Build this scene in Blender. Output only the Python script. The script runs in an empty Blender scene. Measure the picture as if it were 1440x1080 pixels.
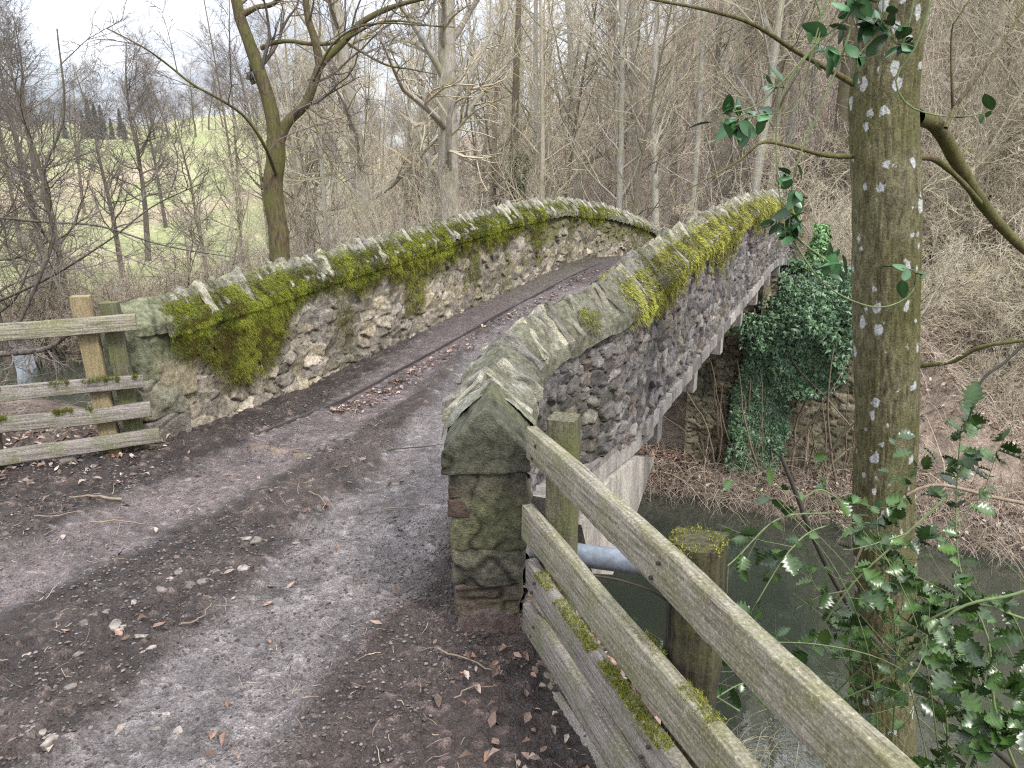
import bpy, math
import numpy as np
RNG = np.random.default_rng(11)
scene = bpy.context.scene
COL = scene.collection
rad = math.radians

# ------------------------------------------------------------------ camera
F_PX, CAM_H = 1080.0, 1.7
PITCH = math.atan((540 - 245) / F_PX)
cp, sp = math.cos(PITCH), math.sin(PITCH)
cam_d = bpy.data.cameras.new('camera'); cam_d.sensor_width = 36; cam_d.lens = 27
cam_d.clip_start = 0.05; cam_d.clip_end = 3000
cam = bpy.data.objects.new('camera', cam_d); COL.objects.link(cam)
cam.location = (0, 0, CAM_H); cam.rotation_euler = (math.pi/2 - PITCH, 0, 0)
scene.camera = cam

def ray(x, y):
    a = (x - 720) / F_PX; b = (540 - y) / F_PX
    return np.array([a, cp + b*sp, -sp + b*cp])
def at(x, y, Y):
    r = ray(x, y); return np.array([0, 0, CAM_H]) + r*(Y/r[1])
def gz(x, y, z):
    r = ray(x, y); return np.array([0, 0, CAM_H]) + r*((z - CAM_H)/r[2])

# ------------------------------------------------------------------ numpy noise
def _h(ix, iy, iz, seed):
    n = (ix.astype(np.int64)*374761393 + iy.astype(np.int64)*668265263 + iz.astype(np.int64)*2147483647 + seed*1274126177) & 0xffffffff
    n = ((n ^ (n >> 13))*1274126177) & 0xffffffff
    n = ((n ^ (n >> 16))*2246822519) & 0xffffffff
    return ((n ^ (n >> 15)) & 0xffffff) / float(0xffffff)
def noise(x, y, z=0., seed=0):
    x, y, z = np.broadcast_arrays(np.asarray(x, float), np.asarray(y, float), np.asarray(z, float))
    ix, iy, iz = np.floor(x), np.floor(y), np.floor(z)
    fx, fy, fz = x-ix, y-iy, z-iz
    fx, fy, fz = [f*f*(3-2*f) for f in (fx, fy, fz)]
    o = 0
    for dx in (0, 1):
        for dy in (0, 1):
            for dz in (0, 1):
                w = (fx if dx else 1-fx)*(fy if dy else 1-fy)*(fz if dz else 1-fz)
                o = o + w*_h(ix+dx, iy+dy, iz+dz, seed)
    return o*2 - 1
def fbm(x, y, z=0., oct=4, seed=0, gain=.5):
    o, a, f, n = 0, 1., 1., 0
    for i in range(oct):
        o = o + a*noise(np.asarray(x)*f, np.asarray(y)*f, np.asarray(z)*f, seed+i*7); n += a; a *= gain; f *= 2.03
    return o/n
def sstep(a, b, x):
    t = np.clip((x-a)/(b-a), 0, 1); return t*t*(3-2*t)

def stones(x, y, sx, sy, seed, jit=.42):
    """Voronoi stone layout in rows: returns edge distance (m), stone id hash, second hash."""
    wx = x + .25*sx*fbm(x/sx*1.1, y/sy*1.1, 3., 2, seed+50); wy = y + .3*sy*fbm(x/sx*.9, y/sy*.9, 9., 2, seed+60)
    gx, gy = wx/sx, wy/sy
    iy = np.floor(gy)
    f1 = np.full(x.shape, 1e9); f2 = np.full(x.shape, 1e9); idh = np.zeros(x.shape); id2 = np.zeros(x.shape); tl = np.zeros(x.shape)
    for dy in (-1, 0, 1):
        ry = iy + dy
        off = (ry % 2)*.5 + _h(ry, ry*0, ry*0, seed+3)*.4
        ix = np.floor(gx - off)
        for dx in (-2, -1, 0, 1, 2):
            rx = ix + dx
            cx = rx + off + .5 + jit*(2*_h(rx, ry, rx*0, seed)-1)
            cy = ry + .5 + jit*.75*(2*_h(rx, ry, rx*0+1, seed)-1)
            ddx = (gx-cx)*sx; ddy = (gy-cy)*sy*1.35
            d = (np.abs(ddx)**3.4 + np.abs(ddy)**3.4)**(1/3.4)
            new = d < f1
            f2 = np.where(new, f1, np.minimum(f2, d))
            idh = np.where(new, _h(rx, ry, rx*0+5, seed), idh); id2 = np.where(new, _h(rx, ry, rx*0+6, seed), id2)
            tl = np.where(new, ddx*(_h(rx, ry, rx*0+7, seed)-.5)+ddy*(_h(rx, ry, rx*0+8, seed)-.5), tl)
            f1 = np.where(new, d, f1)
    stones.tilt = tl
    return f2-f1, idh, id2

# ------------------------------------------------------------------ mesh helpers
class MB:
    def __init__(s): s.v = []; s.f = {3: [], 4: []}; s.c = []; s.n = 0; s.ng = []
    def add(s, v, f, c=None):
        v = np.asarray(v, float).reshape(-1, 3); f = np.asarray(f, np.int64)
        s.v.append(v); s.f[f.shape[1]].append(f + s.n)
        if c is None: c = (1, 1, 1)
        c = np.asarray(c, float)
        if c.ndim == 1: c = np.tile(c[:3], (len(v), 1))
        s.c.append(c[:, :3]); s.n += len(v); return s
    def build(s, name, mat, parent=None, smooth=True, col=True):
        me = bpy.data.meshes.new(name)
        V = np.concatenate(s.v); q = s.f[4]; t = s.f[3]
        Q = np.concatenate(q) if q else np.zeros((0, 4), int); T = np.concatenate(t) if t else np.zeros((0, 3), int)
        nl = Q.size + T.size
        me.vertices.add(len(V)); me.vertices.foreach_set('co', V.astype(np.float32).ravel())
        me.loops.add(nl); me.loops.foreach_set('vertex_index', np.concatenate([Q.ravel(), T.ravel()]).astype(np.int32))
        me.polygons.add(len(Q)+len(T))
        me.polygons.foreach_set('loop_start', np.concatenate([np.arange(len(Q))*4, Q.size+np.arange(len(T))*3]).astype(np.int32))
        me.polygons.foreach_set('use_smooth', np.full(len(Q)+len(T), smooth))
        me.update(calc_edges=True)
        if col:
            a = me.attributes.new('col', 'FLOAT_COLOR', 'POINT')
            C = np.concatenate(s.c); a.data.foreach_set('color', np.concatenate([C, np.ones((len(C), 1))], 1).astype(np.float32).ravel())
        me.validate()
        if mat: me.materials.append(mat)
        o = bpy.data.objects.new(name, me); COL.objects.link(o)
        if parent:
            o.parent = parent
            o.matrix_parent_inverse = parent.matrix_basis.inverted()
        return o
def tag(o, label=None, cat=None, group=None, kind=None):
    if label: o['label'] = label
    if cat: o['category'] = cat
    if group: o['group'] = group
    if kind: o['kind'] = kind
    return o
def thing(name, label, cat, loc=(0, 0, 0), group=None):
    o = bpy.data.objects.new(name, None); COL.objects.link(o); o.location = tuple(float(a) for a in loc)
    o.empty_display_size = .1
    return tag(o, label, cat, group)
def dup(o, parent=None):
    c = o.copy(); COL.objects.link(c)
    if parent is not None: c.parent = parent
    for ch in list(o.children):
        if ch.name in bpy.data.objects: dup(ch, c)
    return c

def grid(nu, nv):
    i = np.arange(nu-1)[:, None]*nv + np.arange(nv-1)[None, :]
    return np.stack([i, i+nv, i+nv+1, i+1], -1).reshape(-1, 4)
def tubes(P, R, k):
    """P (N,S,3), R (N,S) -> verts, quads"""
    N, S, _ = P.shape
    T = np.gradient(P, axis=1); T /= np.linalg.norm(T, axis=2, keepdims=True)+1e-9
    ref = np.where(np.abs(T[:, :1, 2:3]) > .8, np.array([[[1., 0, 0]]]), np.array([[[0, 0, 1.]]]))
    A = np.cross(T, ref); A /= np.linalg.norm(A, axis=2, keepdims=True)+1e-9
    B = np.cross(T, A)
    th = np.arange(k)/k*2*math.pi
    V = P[:, :, None] + R[:, :, None, None]*(A[:, :, None]*np.cos(th)[None, None, :, None] + B[:, :, None]*np.sin(th)[None, None, :, None])
    i = (np.arange(N)*S*k)[:, None, None] + (np.arange(S-1)*k)[None, :, None] + np.arange(k)[None, None, :]
    j = (np.arange(N)*S*k)[:, None, None] + (np.arange(S-1)*k)[None, :, None] + ((np.arange(k)+1) % k)[None, None, :]
    return V.reshape(-1, 3), np.stack([i, j, j+k, i+k], -1).reshape(-1, 4)
def smoothline(P, n):
    """Catmull-Rom through rows of P, resampled to n rows by arc length"""
    P = np.asarray(P, float); Q = np.vstack([2*P[0]-P[1], P, 2*P[-1]-P[-2]]); o = []
    for i in range(len(P)-1):
        p0, p1, p2, p3 = Q[i:i+4]
        for t in np.linspace(0, 1, 12, endpoint=False):
            o.append(.5*((2*p1)+(-p0+p2)*t+(2*p0-5*p1+4*p2-p3)*t*t+(-p0+3*p1-3*p2+p3)*t**3))
    o.append(P[-1]); o = np.array(o)
    d = np.r_[0, np.cumsum(np.linalg.norm(np.diff(o[:, :3], axis=0), axis=1))]
    s = np.linspace(0, d[-1], n)
    return np.stack([np.interp(s, d, o[:, k]) for k in range(o.shape[1])], 1)
def grow(rng, P0, D, L, r0, S, wander, up, rend=.25, droop=0.):
    N = len(P0); P = np.zeros((N, S, 3)); P[:, 0] = P0; d = D.copy()
    for i in range(1, S):
        d = d + rng.normal(0, wander, (N, 3)) + np.array([0, 0, up - droop*i/S]); d /= np.linalg.norm(d, axis=1, keepdims=True)
        P[:, i] = P[:, i-1] + d*(L/(S-1))[:, None]
    R = r0[:, None]*np.linspace(1, rend, S)[None, :]
    return P, R
def sprout(rng, P, R, n, t0, t1, ang, lr, rr, L, jl=.3):
    """children off parent branches: positions, directions, lengths, radii"""
    N, S, _ = P.shape
    t = (t0 + (t1-t0)*(np.arange(n)[None, :]+rng.random((N, n)))/n)*(S-1)
    i = np.minimum(t.astype(int), S-2); f = (t-i)[..., None]; r = np.arange(N)[:, None]
    p = P[r, i]*(1-f) + P[r, i+1]*f; rr0 = R[r, i]*(1-f[..., 0]) + R[r, i+1]*f[..., 0]
    T = P[r, i+1]-P[r, i]; T /= np.linalg.norm(T, axis=2, keepdims=True)
    q = rng.normal(size=(N, n, 3)); q -= (q*T).sum(2, keepdims=True)*T; q /= np.linalg.norm(q, axis=2, keepdims=True)
    a = np.radians(ang)*(1+rng.normal(0, .2, (N, n, 1)))
    D = T*np.cos(a)+q*np.sin(a)
    tt = t/(S-1)
    ln = L[:, None]*lr*(1-.55*tt)*(1+jl*(2*rng.random((N, n))-1))
    return p.reshape(-1, 3), D.reshape(-1, 3), ln.ravel(), (rr0*rr).ravel()

# ------------------------------------------------------------------ materials
def M(name):
    m = bpy.data.materials.new(name); m.use_nodes = True; nt = m.node_tree; nt.nodes.clear()
    out = nt.nodes.new('ShaderNodeOutputMaterial'); b = nt.nodes.new('ShaderNodeBsdfPrincipled')
    nt.links.new(b.outputs[0], out.inputs[0]); return m, nt, b
class NT:
    def __init__(s, nt): s.nt = nt
    def n(s, t, **k):
        o = s.nt.nodes.new(t)
        for a, v in k.items(): setattr(o, a, v)
        return o
    def l(s, a, b): s.nt.links.new(a, b)
    def coord(s, scale=(1, 1, 1), kind='Object'):
        c = s.n('ShaderNodeTexCoord'); m = s.n('ShaderNodeMapping'); m.inputs['Scale'].default_value = scale
        s.l(c.outputs[kind], m.inputs[0]); return m.outputs[0]
    def noise(s, vec, scale, detail=5, rough=.6, dist=0.):
        o = s.n('ShaderNodeTexNoise'); o.inputs['Scale'].default_value = scale; o.inputs['Detail'].default_value = detail
        o.inputs['Roughness'].default_value = rough; o.inputs['Distortion'].default_value = dist; s.l(vec, o.inputs['Vector']); return o.outputs['Fac']
    def ramp(s, fac, stops):
        o = s.n('ShaderNodeValToRGB'); e = o.color_ramp.elements
        while len(e) < len(stops): e.new(.5)
        for k, (p, c) in enumerate(stops):
            e[k].position = p; e[k].color = (*c, 1) if len(c) == 3 else c
        s.l(fac, o.inputs[0]); return o.outputs[0]
    def mix(s, fac, a, b, mode='MIX'):
        o = s.n('ShaderNodeMix', data_type='RGBA', blend_type=mode)
        for sock, v in ((o.inputs[0], fac), (o.inputs[6], a), (o.inputs[7], b)):
            if isinstance(v, (int, float)): sock.default_value = v
            elif isinstance(v, tuple): sock.default_value = (*v, 1)
            else: s.l(v, sock)
        return o.outputs[2]
    def attr(s, name='col'):
        o = s.n('ShaderNodeAttribute'); o.attribute_name = name; return o.outputs['Color']
    def bump(s, h, b, strength=.5, dist=.01):
        o = s.n('ShaderNodeBump'); o.inputs['Strength'].default_value = strength; o.inputs['Distance'].default_value = dist
        s.l(h, o.inputs['Height']); s.l(o.outputs[0], b.inputs['Normal'])
G = lambda v: (v, v, v)
def mat_attr(name, rough=.85, s1=60, s2=400, lo=.6, hi=1.45, bump=.6, dist=.006, spec=.3):
    m, nt, b = M(name); N = NT(nt); c = N.coord()
    f = N.noise(c, s1, 8, .7); g = N.noise(c, s2, 4, .65)
    k = N.mix(1., N.ramp(f, [(.36, G(lo)), (.64, G(hi))]), N.ramp(g, [(.36, G((lo+1)/2)), (.64, G((hi+1)/2))]), 'MULTIPLY')
    N.l(N.mix(1., N.attr(), k, 'MULTIPLY'), b.inputs['Base Color'])
    b.inputs['Roughness'].default_value = rough; b.inputs['Specular IOR Level'].default_value = spec
    N.bump(N.mix(.5, f, g), b, bump, dist); return m
MAT = {}
MAT['rock'] = mat_attr('rubble_stone', .88, 32, 140, .55, 1.45, 1., .022)
MAT['concrete'] = mat_attr('board_marked_concrete', .85, 12, 150, .7, 1.25, .4, .006)
_m, _nt, _b = M('streaked_concrete'); _N = NT(_nt); _f = _N.noise(_N.coord((3, 3, .6)), 2.2, 8, .75); _g = _N.noise(_N.coord(), 60, 6, .7); _k = _N.mix(1., _N.ramp(_f, [(.36, G(.4)), (.6, G(1.25))]), _N.ramp(_g, [(.35, G(.65)), (.65, G(1.3))]), 'MULTIPLY')
_N.l(_N.mix(1., _N.attr(), _k, 'MULTIPLY'), _b.inputs['Base Color']); _b.inputs['Roughness'].default_value = .9; _N.bump(_N.mix(.5, _f, _g), _b, .7, .01); MAT['streak'] = _m
MAT['moss'] = mat_attr('moss', .95, 90, 300, .6, 1.4, .2, .003, .1)
MAT['leafdry'] = mat_attr('dry_leaf', .7, 60, 300, .7, 1.3, .3, .002)
MAT['litter'] = mat_attr('earth_and_litter', .95, 5, 60, .55, 1.5, 1., .05, .15)
MAT['stonelet'] = mat_attr('field_stone', .7, 60, 300, .6, 1.35, .5, .004)
MAT['bramble'] = mat_attr('dead_stems', .9, 20, 100, .7, 1.3, .2, .002, .1)

def mat_mud():
    m, nt, b = M('wet_mud'); N = NT(nt); c = N.coord()
    f = N.noise(c, 28, 9, .75); g = N.noise(c, 120, 5, .7); h = N.noise(c, 9, 5, .6)
    v = N.n('ShaderNodeTexVoronoi'); v.inputs['Scale'].default_value = 75; v.inputs['Detail'].default_value = 2; N.l(c, v.inputs['Vector'])
    vr = N.ramp(v.outputs['Distance'], [(.1, G(1.25)), (.5, G(.8)), (.9, G(.4))])
    k = N.mix(1., N.ramp(f, [(.36, G(.55)), (.5, G(1.)), (.64, G(1.4))]), N.ramp(g, [(.38, G(.65)), (.5, G(1.)), (.64, G(1.35))]), 'MULTIPLY')
    k = N.mix(.7, k, vr, 'MULTIPLY')
    base = N.mix(1., N.attr(), k, 'MULTIPLY'); N.l(base, b.inputs['Base Color'])
    r = N.n('ShaderNodeAttribute'); r.attribute_name = 'wet'
    mr = N.n('ShaderNodeMapRange'); mr.inputs['To Min'].default_value = .6; mr.inputs['To Max'].default_value = .38
    mm = N.n('ShaderNodeMath', operation='MULTIPLY'); N.l(r.outputs['Fac'], mm.inputs[0])
    rr = N.ramp(h, [(.35, G(.4)), (.6, G(1.))]); N.l(rr, mm.inputs[1]); N.l(mm.outputs[0], mr.inputs['Value'])
    N.l(mr.outputs[0], b.inputs['Roughness']); b.inputs['Specular IOR Level'].default_value = .45
    iv = N.n('ShaderNodeMath', operation='SUBTRACT'); iv.inputs[0].default_value = 1; N.l(v.outputs['Distance'], iv.inputs[1])
    hh = N.mix(.4, N.mix(.5, f, g), iv.outputs[0]); N.bump(hh, b, 1., .03); return m
MAT['mud'] = mat_mud()

def mat_wood(name, base, dark, algae, amt, axis_scale=(3, 60, 60), rot=0.):
    m, nt, b = M(name); N = NT(nt); mr_ = N.n('ShaderNodeMapping'); mr_.inputs['Rotation'].default_value = (0, 0, -rot); N.l(N.coord(), mr_.inputs[0]); ms_ = N.n('ShaderNodeMapping'); ms_.inputs['Scale'].default_value = axis_scale; N.l(mr_.outputs[0], ms_.inputs[0]); c = ms_.outputs[0]; c2 = N.coord()
    grain = N.noise(c, 1.5, 8, .65, .4); blot = N.noise(c2, 7, 6, .65); sp = N.noise(c2, 120, 4, .7)
    col = N.mix(N.ramp(grain, [(.36, G(1.)), (.56, G(0.))]), base, dark)
    col = N.mix(N.ramp(blot, [(.5-.22*amt, G(0.)), (.72-.1*amt, G(.85))]), col, algae)
    col = N.mix(N.ramp(sp, [(.58, G(0.)), (.68, G(.55))]), col, tuple(min(1, v*1.5) for v in base))
    col = N.mix(1., col, N.ramp(sp, [(.3, G(.6)), (.6, G(1.15))]), 'MULTIPLY')
    N.l(col, b.inputs['Base Color']); b.inputs['Roughness'].default_value = .85; b.inputs['Specular IOR Level'].default_value = .2
    N.bump(N.mix(.3, grain, sp), b, 1., .009); return m
RR_ = (math.atan2(.95, -.313), math.atan2(-.34, -.94))
MAT['rail'] = mat_wood('weathered_rail', (.27, .25, .195), (.1, .088, .065), (.15, .15, .065), .4, rot=RR_[0])
MAT['lrail'] = mat_wood('weathered_left_rail', (.27, .25, .195), (.1, .088, .065), (.15, .15, .065), .4, rot=RR_[1])
MAT['rail2'] = mat_wood('grey_rail', (.25, .225, .2), (.1, .085, .075), (.13, .135, .065), .3, rot=RR_[0])
MAT['lrail2'] = mat_wood('grey_left_rail', (.25, .225, .2), (.1, .085, .075), (.13, .135, .065), .3, rot=RR_[1])
MAT['postgreen'] = mat_wood('green_post', (.13, .12, .085), (.04, .036, .026), (.12, .13, .045), .6, (60, 60, 3))
MAT['posttan'] = mat_wood('tan_post', (.3, .23, .145), (.17, .125, .08), (.2, .18, .08), .3, (60, 60, 3))
MAT['postold'] = mat_wood('rotten_post', (.06, .052, .035), (.012, .01, .008), (.09, .095, .03), .2, (50, 50, 2.5))

def mat_bark(name, base, dark, moss, mamt, lichen=0., zs=6, bstr=.6, sxy=30):
    m, nt, b = M(name); N = NT(nt); c = N.coord((sxy, sxy, zs)); c2 = N.coord()
    g = N.noise(c, 1., 8, .7, .3); bl = N.noise(c2, 2.2, 6, .65); fine = N.noise(c2, 90, 4, .7)
    col = N.mix(N.ramp(g, [(.35, G(1.)), (.6, G(0.))]), base, dark)
    if mamt: col = N.mix(N.ramp(bl, [(.55-.3*mamt, G(0.)), (.8-.3*mamt, G(.9))]), col, moss)
    if lichen:
        v = N.n('ShaderNodeTexVoronoi'); v.inputs['Scale'].default_value = 15; v.inputs['Randomness'].default_value = 1
        dn = N.n('ShaderNodeVectorMath', operation='ADD'); cc = N.coord((1, 1, .75)); N.l(cc, dn.inputs[0])
        nz = N.n('ShaderNodeTexNoise'); nz.inputs['Scale'].default_value = 25; N.l(cc, nz.inputs['Vector'])
        sc = N.n('ShaderNodeVectorMath', operation='SCALE'); sc.inputs['Scale'].default_value = .045; N.l(nz.outputs['Color'], sc.inputs[0]); N.l(sc.outputs[0], dn.inputs[1])
        N.l(dn.outputs[0], v.inputs['Vector'])
        sub = N.n('ShaderNodeMath', operation='MULTIPLY_ADD'); N.l(v.outputs['Color'], sub.inputs[0]); sub.inputs[1].default_value = .56; sub.inputs[2].default_value = -.07
        df = N.n('ShaderNodeMath', operation='SUBTRACT'); N.l(sub.outputs[0], df.inputs[0]); N.l(v.outputs['Distance'], df.inputs[1]); gt = N.n('ShaderNodeMath', operation='MULTIPLY_ADD', use_clamp=True); N.l(df.outputs[0], gt.inputs[0]); gt.inputs[1].default_value = 13.; ggn = N.n('ShaderNodeMath', operation='SUBTRACT'); N.l(fine, ggn.inputs[0]); ggn.inputs[1].default_value = .5; N.l(ggn.outputs[0], gt.inputs[2])
        pt = N.ramp(N.noise(c2, 1.7, 3, .5), [(.36, G(0.)), (.4, G(1.))])
        mu = N.n('ShaderNodeMath', operation='MULTIPLY'); N.l(gt.outputs[0], mu.inputs[0]); N.l(pt, mu.inputs[1])
        col = N.mix(mu.outputs[0], col, (.42, .425, .42))
    col = N.mix(1., col, N.ramp(fine, [(.3, G(.6)), (.7, G(1.35))]), 'MULTIPLY')
    N.l(col, b.inputs['Base Color']); b.inputs['Roughness'].default_value = .9; b.inputs['Specular IOR Level'].default_value = .15
    N.bump(N.mix(.35, g, fine), b, bstr, .02); return m
MAT['b_main'] = mat_bark('mossy_bark', (.15, .115, .065), (.04, .035, .025), (.10, .11, .03), .45, sxy=22)
MAT['b_lichen'] = mat_bark('lichen_bark', (.19, .175, .1), (.06, .052, .033), (.085, .085, .025), .5, 1., 13, 1., 38)
MAT['b_pale'] = mat_bark('pale_bark', (.46, .41, .33), (.25, .22, .17), (.24, .23, .12), .35)
MAT['b_grey'] = mat_bark('grey_bark', (.44, .41, .36), (.24, .22, .19), (.25, .23, .13), .3)
MAT['b_dark'] = mat_bark('dark_bark', (.15, .13, .11), (.045, .04, .035), (.09, .09, .04), .2)
MAT['b_mid'] = mat_bark('brown_bark', (.2, .165, .13), (.1, .085, .07), (.15, .15, .06), .3)
MAT['b_trunk'] = mat_bark('light_bark', (.47, .45, .4), (.28, .26, .22), (.34, .34, .2), .3)
MAT['t_pale'] = mat_bark('pale_twigs', (.52, .455, .35), (.36, .31, .235), (.38, .36, .2), .3, bstr=0.)
MAT['t_mid'] = mat_bark('brown_twigs', (.34, .285, .23), (.2, .165, .14), (.26, .24, .13), .25, bstr=0.)
MAT['t_dark'] = mat_bark('dark_twigs', (.17, .145, .135), (.09, .078, .073), (.15, .15, .09), .2, bstr=0.)
MAT['t_far'] = mat_bark('far_twigs', (.2, .17, .175), (.14, .12, .13), (.17, .16, .12), .2, bstr=0.)
def mat_simple(name, c, r=.8, spec=.3, metal=0.):
    m, nt, b = M(name); N = NT(nt); co = N.coord(); f = N.noise(co, 30, 5, .6)
    N.l(N.mix(1., c, N.ramp(f, [(.3, G(.7)), (.7, G(1.25))]), 'MULTIPLY'), b.inputs['Base Color'])
    b.inputs['Roughness'].default_value = r; b.inputs['Specular IOR Level'].default_value = spec; b.inputs['Metallic'].default_value = metal
    N.bump(f, b, .15, .002); return m
MAT['pipe'] = mat_simple('galvanised_pipe', (.2, .23, .27), .5, .5, .2)
MAT['stem'] = mat_simple('green_stem', (.13, .17, .07), .6)
MAT['stembrown'] = mat_simple('brown_stem', (.2, .155, .11), .75)
MAT['stemdark'] = mat_simple('dark_stem', (.05, .045, .035), .8)
MAT['conifer'] = mat_simple('hazed_conifer_needles', (.1, .135, .135), .9, .1)  # bluish, lifted needle colour carries the distance haze
MAT['kerb'] = mat_simple('dark_kerb', (.06, .05, .048), .8)
def mat_leaf(name, rough):
    m, nt, b = M(name); N = NT(nt); N.l(N.attr(), b.inputs['Base Color'])
    b.inputs['Roughness'].default_value = rough; b.inputs['Specular IOR Level'].default_value = .5; return m
MAT['holly'] = mat_leaf('holly_leaf', .3); MAT['ivy'] = mat_leaf('ivy_leaf', .4)
def mat_water():
    m, nt, b = M('river_water'); N = NT(nt); c = N.coord()
    f = N.noise(c, 3.2, 4, .55, .5); g = N.noise(c, .35, 3, .5)
    N.l(N.mix(g, (.022, .028, .02), (.042, .048, .036)), b.inputs['Base Color'])
    b.inputs['Roughness'].default_value = .03; b.inputs['IOR'].default_value = 1.85; b.inputs['Specular IOR Level'].default_value = 1.
    N.bump(f, b, .13, .03); return m
MAT['water'] = mat_water()

# ------------------------------------------------------------------ plan of the place
dT = np.array([.4472, .8944]); nU = np.array([.8944, -.4472])
def TU(x, y): return x*dT[0]+y*dT[1], x*nU[0]+y*nU[1]
def road_z(t):
    return np.interp(t, [3.2, 4.6, 5.9, 7.1, 8.1, 9.3, 10.4, 11.2, 12.4, 14, 16, 18, 24], [0, .02, .13, .25, .33, .43, .48, .46, .36, .1, -.3, -.55, -.6])
WATER = -3.2
FP = np.array([.055, 2.48]); FD = np.array([-.313, .95])          # right fence plane, unit direction away from camera
FN = np.array([.95, .313])
def t_far(u): return 11.2 + np.maximum(0, -u-7)*.17
def ground_z(x, y, detail=True):
    x = np.asarray(x, float); y = np.asarray(y, float)
    t, u = TU(x, y)
    edge = np.where(u < -3, 3.45, 2.5)
    e = (x-FP[0])*FN[0] + (y-FP[1])*FN[1] - .14
    q = np.maximum(np.maximum(t-edge, e*1.3), 0)
    near = -np.where(q < .3, q*q/.6*1.1, (q-.15)*1.1)
    tf = t_far(u); yy = np.maximum(y, 1.); a = x/yy
    D = np.hypot(x, y)
    slope = np.interp(a, [-.45, -.25, -.05, .12, .3, .45], [0., .1, .22, .36, .48, .52])
    t0 = np.interp(a, [-.3, -.05, .12, .3, .45], [34, 24, 19, 14, 12.3])
    cap = np.interp(a, [-.45, -.25, 0, .15, .35], [4, 8, 16, 26, 60])
    hill = slope*np.maximum(0, t-t0); hill = cap*(1-np.exp(-hill/np.maximum(cap, .1)))
    field = np.interp(D, [0, 34, 60, 112, 135, 170, 400], [0, 0, 2.2, 8.6, 8.9, 10.5, 26])*sstep(-.12, -.34, a)
    crest = sstep(-.62, -.3, a)*0
    far = -2.55 + hill + field + np.where(t > tf, np.minimum((t-tf)*.9, .35)*1.0 - .35 - .2, 0)
    far = np.where(t > tf, far, -3.3-np.minimum((tf-t)*.5, .7))
    rb = np.interp(t, [12.1, 12.7, 60, 90], [-5, 0, 0, -6])
    rz = road_z(np.clip(t, 0, 24)) + rb*1.0 - np.maximum(0, np.abs(u+2.75)-2.0)*.9 - .12
    far = np.where((t > 12.1), np.maximum(far, rz), far)
    w = sstep(7.0, 7.6, t)
    bed = -4.0
    z = np.where(t < 7.3, np.maximum(near, bed), np.maximum(far, bed))
    if detail:
        amp = np.where(z > -.15, .015, .09)*np.where(D > 40, 3, 1)
        z = z + amp*fbm(x*1.3, y*1.3, 0, 4, 5) + np.where(z < -.2, .25, .0)*fbm(x*.3, y*.3, 0, 3, 9)*sstep(5, 12, D)
    return z

# terrain sheet (polar grid round the camera)
na, nr = 900, 250
ang = np.linspace(0, 2*math.pi, na); r = .35*(700/.35)**(np.linspace(0, 1, nr))
AA, RR = np.meshgrid(ang, r, indexing='ij')
X = RR*np.sin(AA); Y = RR*np.cos(AA)
Z = ground_z(X, Y)
tt, uu = TU(X, Y)
inside_lane = (tt < 3.4) & (((X-FP[0])*FN[0]+(Y-FP[1])*FN[1]) < .0) & (uu > -5.2)
Z = np.where(inside_lane, -.09, Z)
def terrain_col(X, Y, Z):
    D = np.hypot(X, Y); t, u = TU(X, Y); a = X/np.maximum(Y, 1)
    n1 = fbm(X*.5, Y*.5, 1, 4, 21); n2 = fbm(X*4, Y*4, 1, 4, 31); n3 = fbm(X*.12, Y*.12, 2, 3, 41)
    soil = np.array([.085, .062, .05]); leafc = np.array([.19, .15, .12]); red = np.array([.34, .25, .19]); green = np.array([.25, .27, .13]); straw = np.array([.34, .32, .2])
    c = soil + (leafc-soil)*sstep(-.35, .35, n2*.8+n1*.5+.12)[..., None]
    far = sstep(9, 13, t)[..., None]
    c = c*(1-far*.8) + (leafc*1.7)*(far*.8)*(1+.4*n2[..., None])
    fl = (sstep(-.12, -.22, a)*sstep(24, 34, D))[..., None]
    g = green*(1+.25*n2[..., None]) ; g = g + (straw-g)*sstep(-.1, .5, n1+.3*n3)[..., None]
    rd = sstep(.05, .35, n3+.2*n1+.35*np.exp(-((D-36)/9)**2))[..., None]
    g = g + (red-g)*rd*.5
    c = c*(1-fl)+g*fl
    dk = sstep(-2.9, -3.3, Z)[..., None]*sstep(100, 50, D)[..., None]
    c = c*(1-dk)+np.array([.05, .042, .034])*dk
    return np.clip(c, .01, .6)
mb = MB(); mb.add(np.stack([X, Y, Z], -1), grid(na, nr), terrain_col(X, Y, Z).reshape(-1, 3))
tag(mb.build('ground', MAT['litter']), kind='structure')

# river
mb = MB(); xs = np.linspace(-160, 120, 80); ys = np.linspace(-60, 90, 60); XX, YY = np.meshgrid(xs, ys, indexing='ij')
mb.add(np.stack([XX, YY, XX*0+WATER], -1), grid(80, 60)); tag(mb.build('river', MAT['water'], col=False), kind='structure')

dR = np.array([.418, .909])
pr = [(-.09, 2.72), (-.085, 3.0), (-.05, 3.37), (.05, 3.62), (.25, 3.9), (.49, 4.2)] + [tuple(np.array([.49, 4.2])+dR*s) for s in (1, 2, 3.5, 5, 7, 9, 11.5)]
cl_right0 = smoothline(pr, 240)
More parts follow.
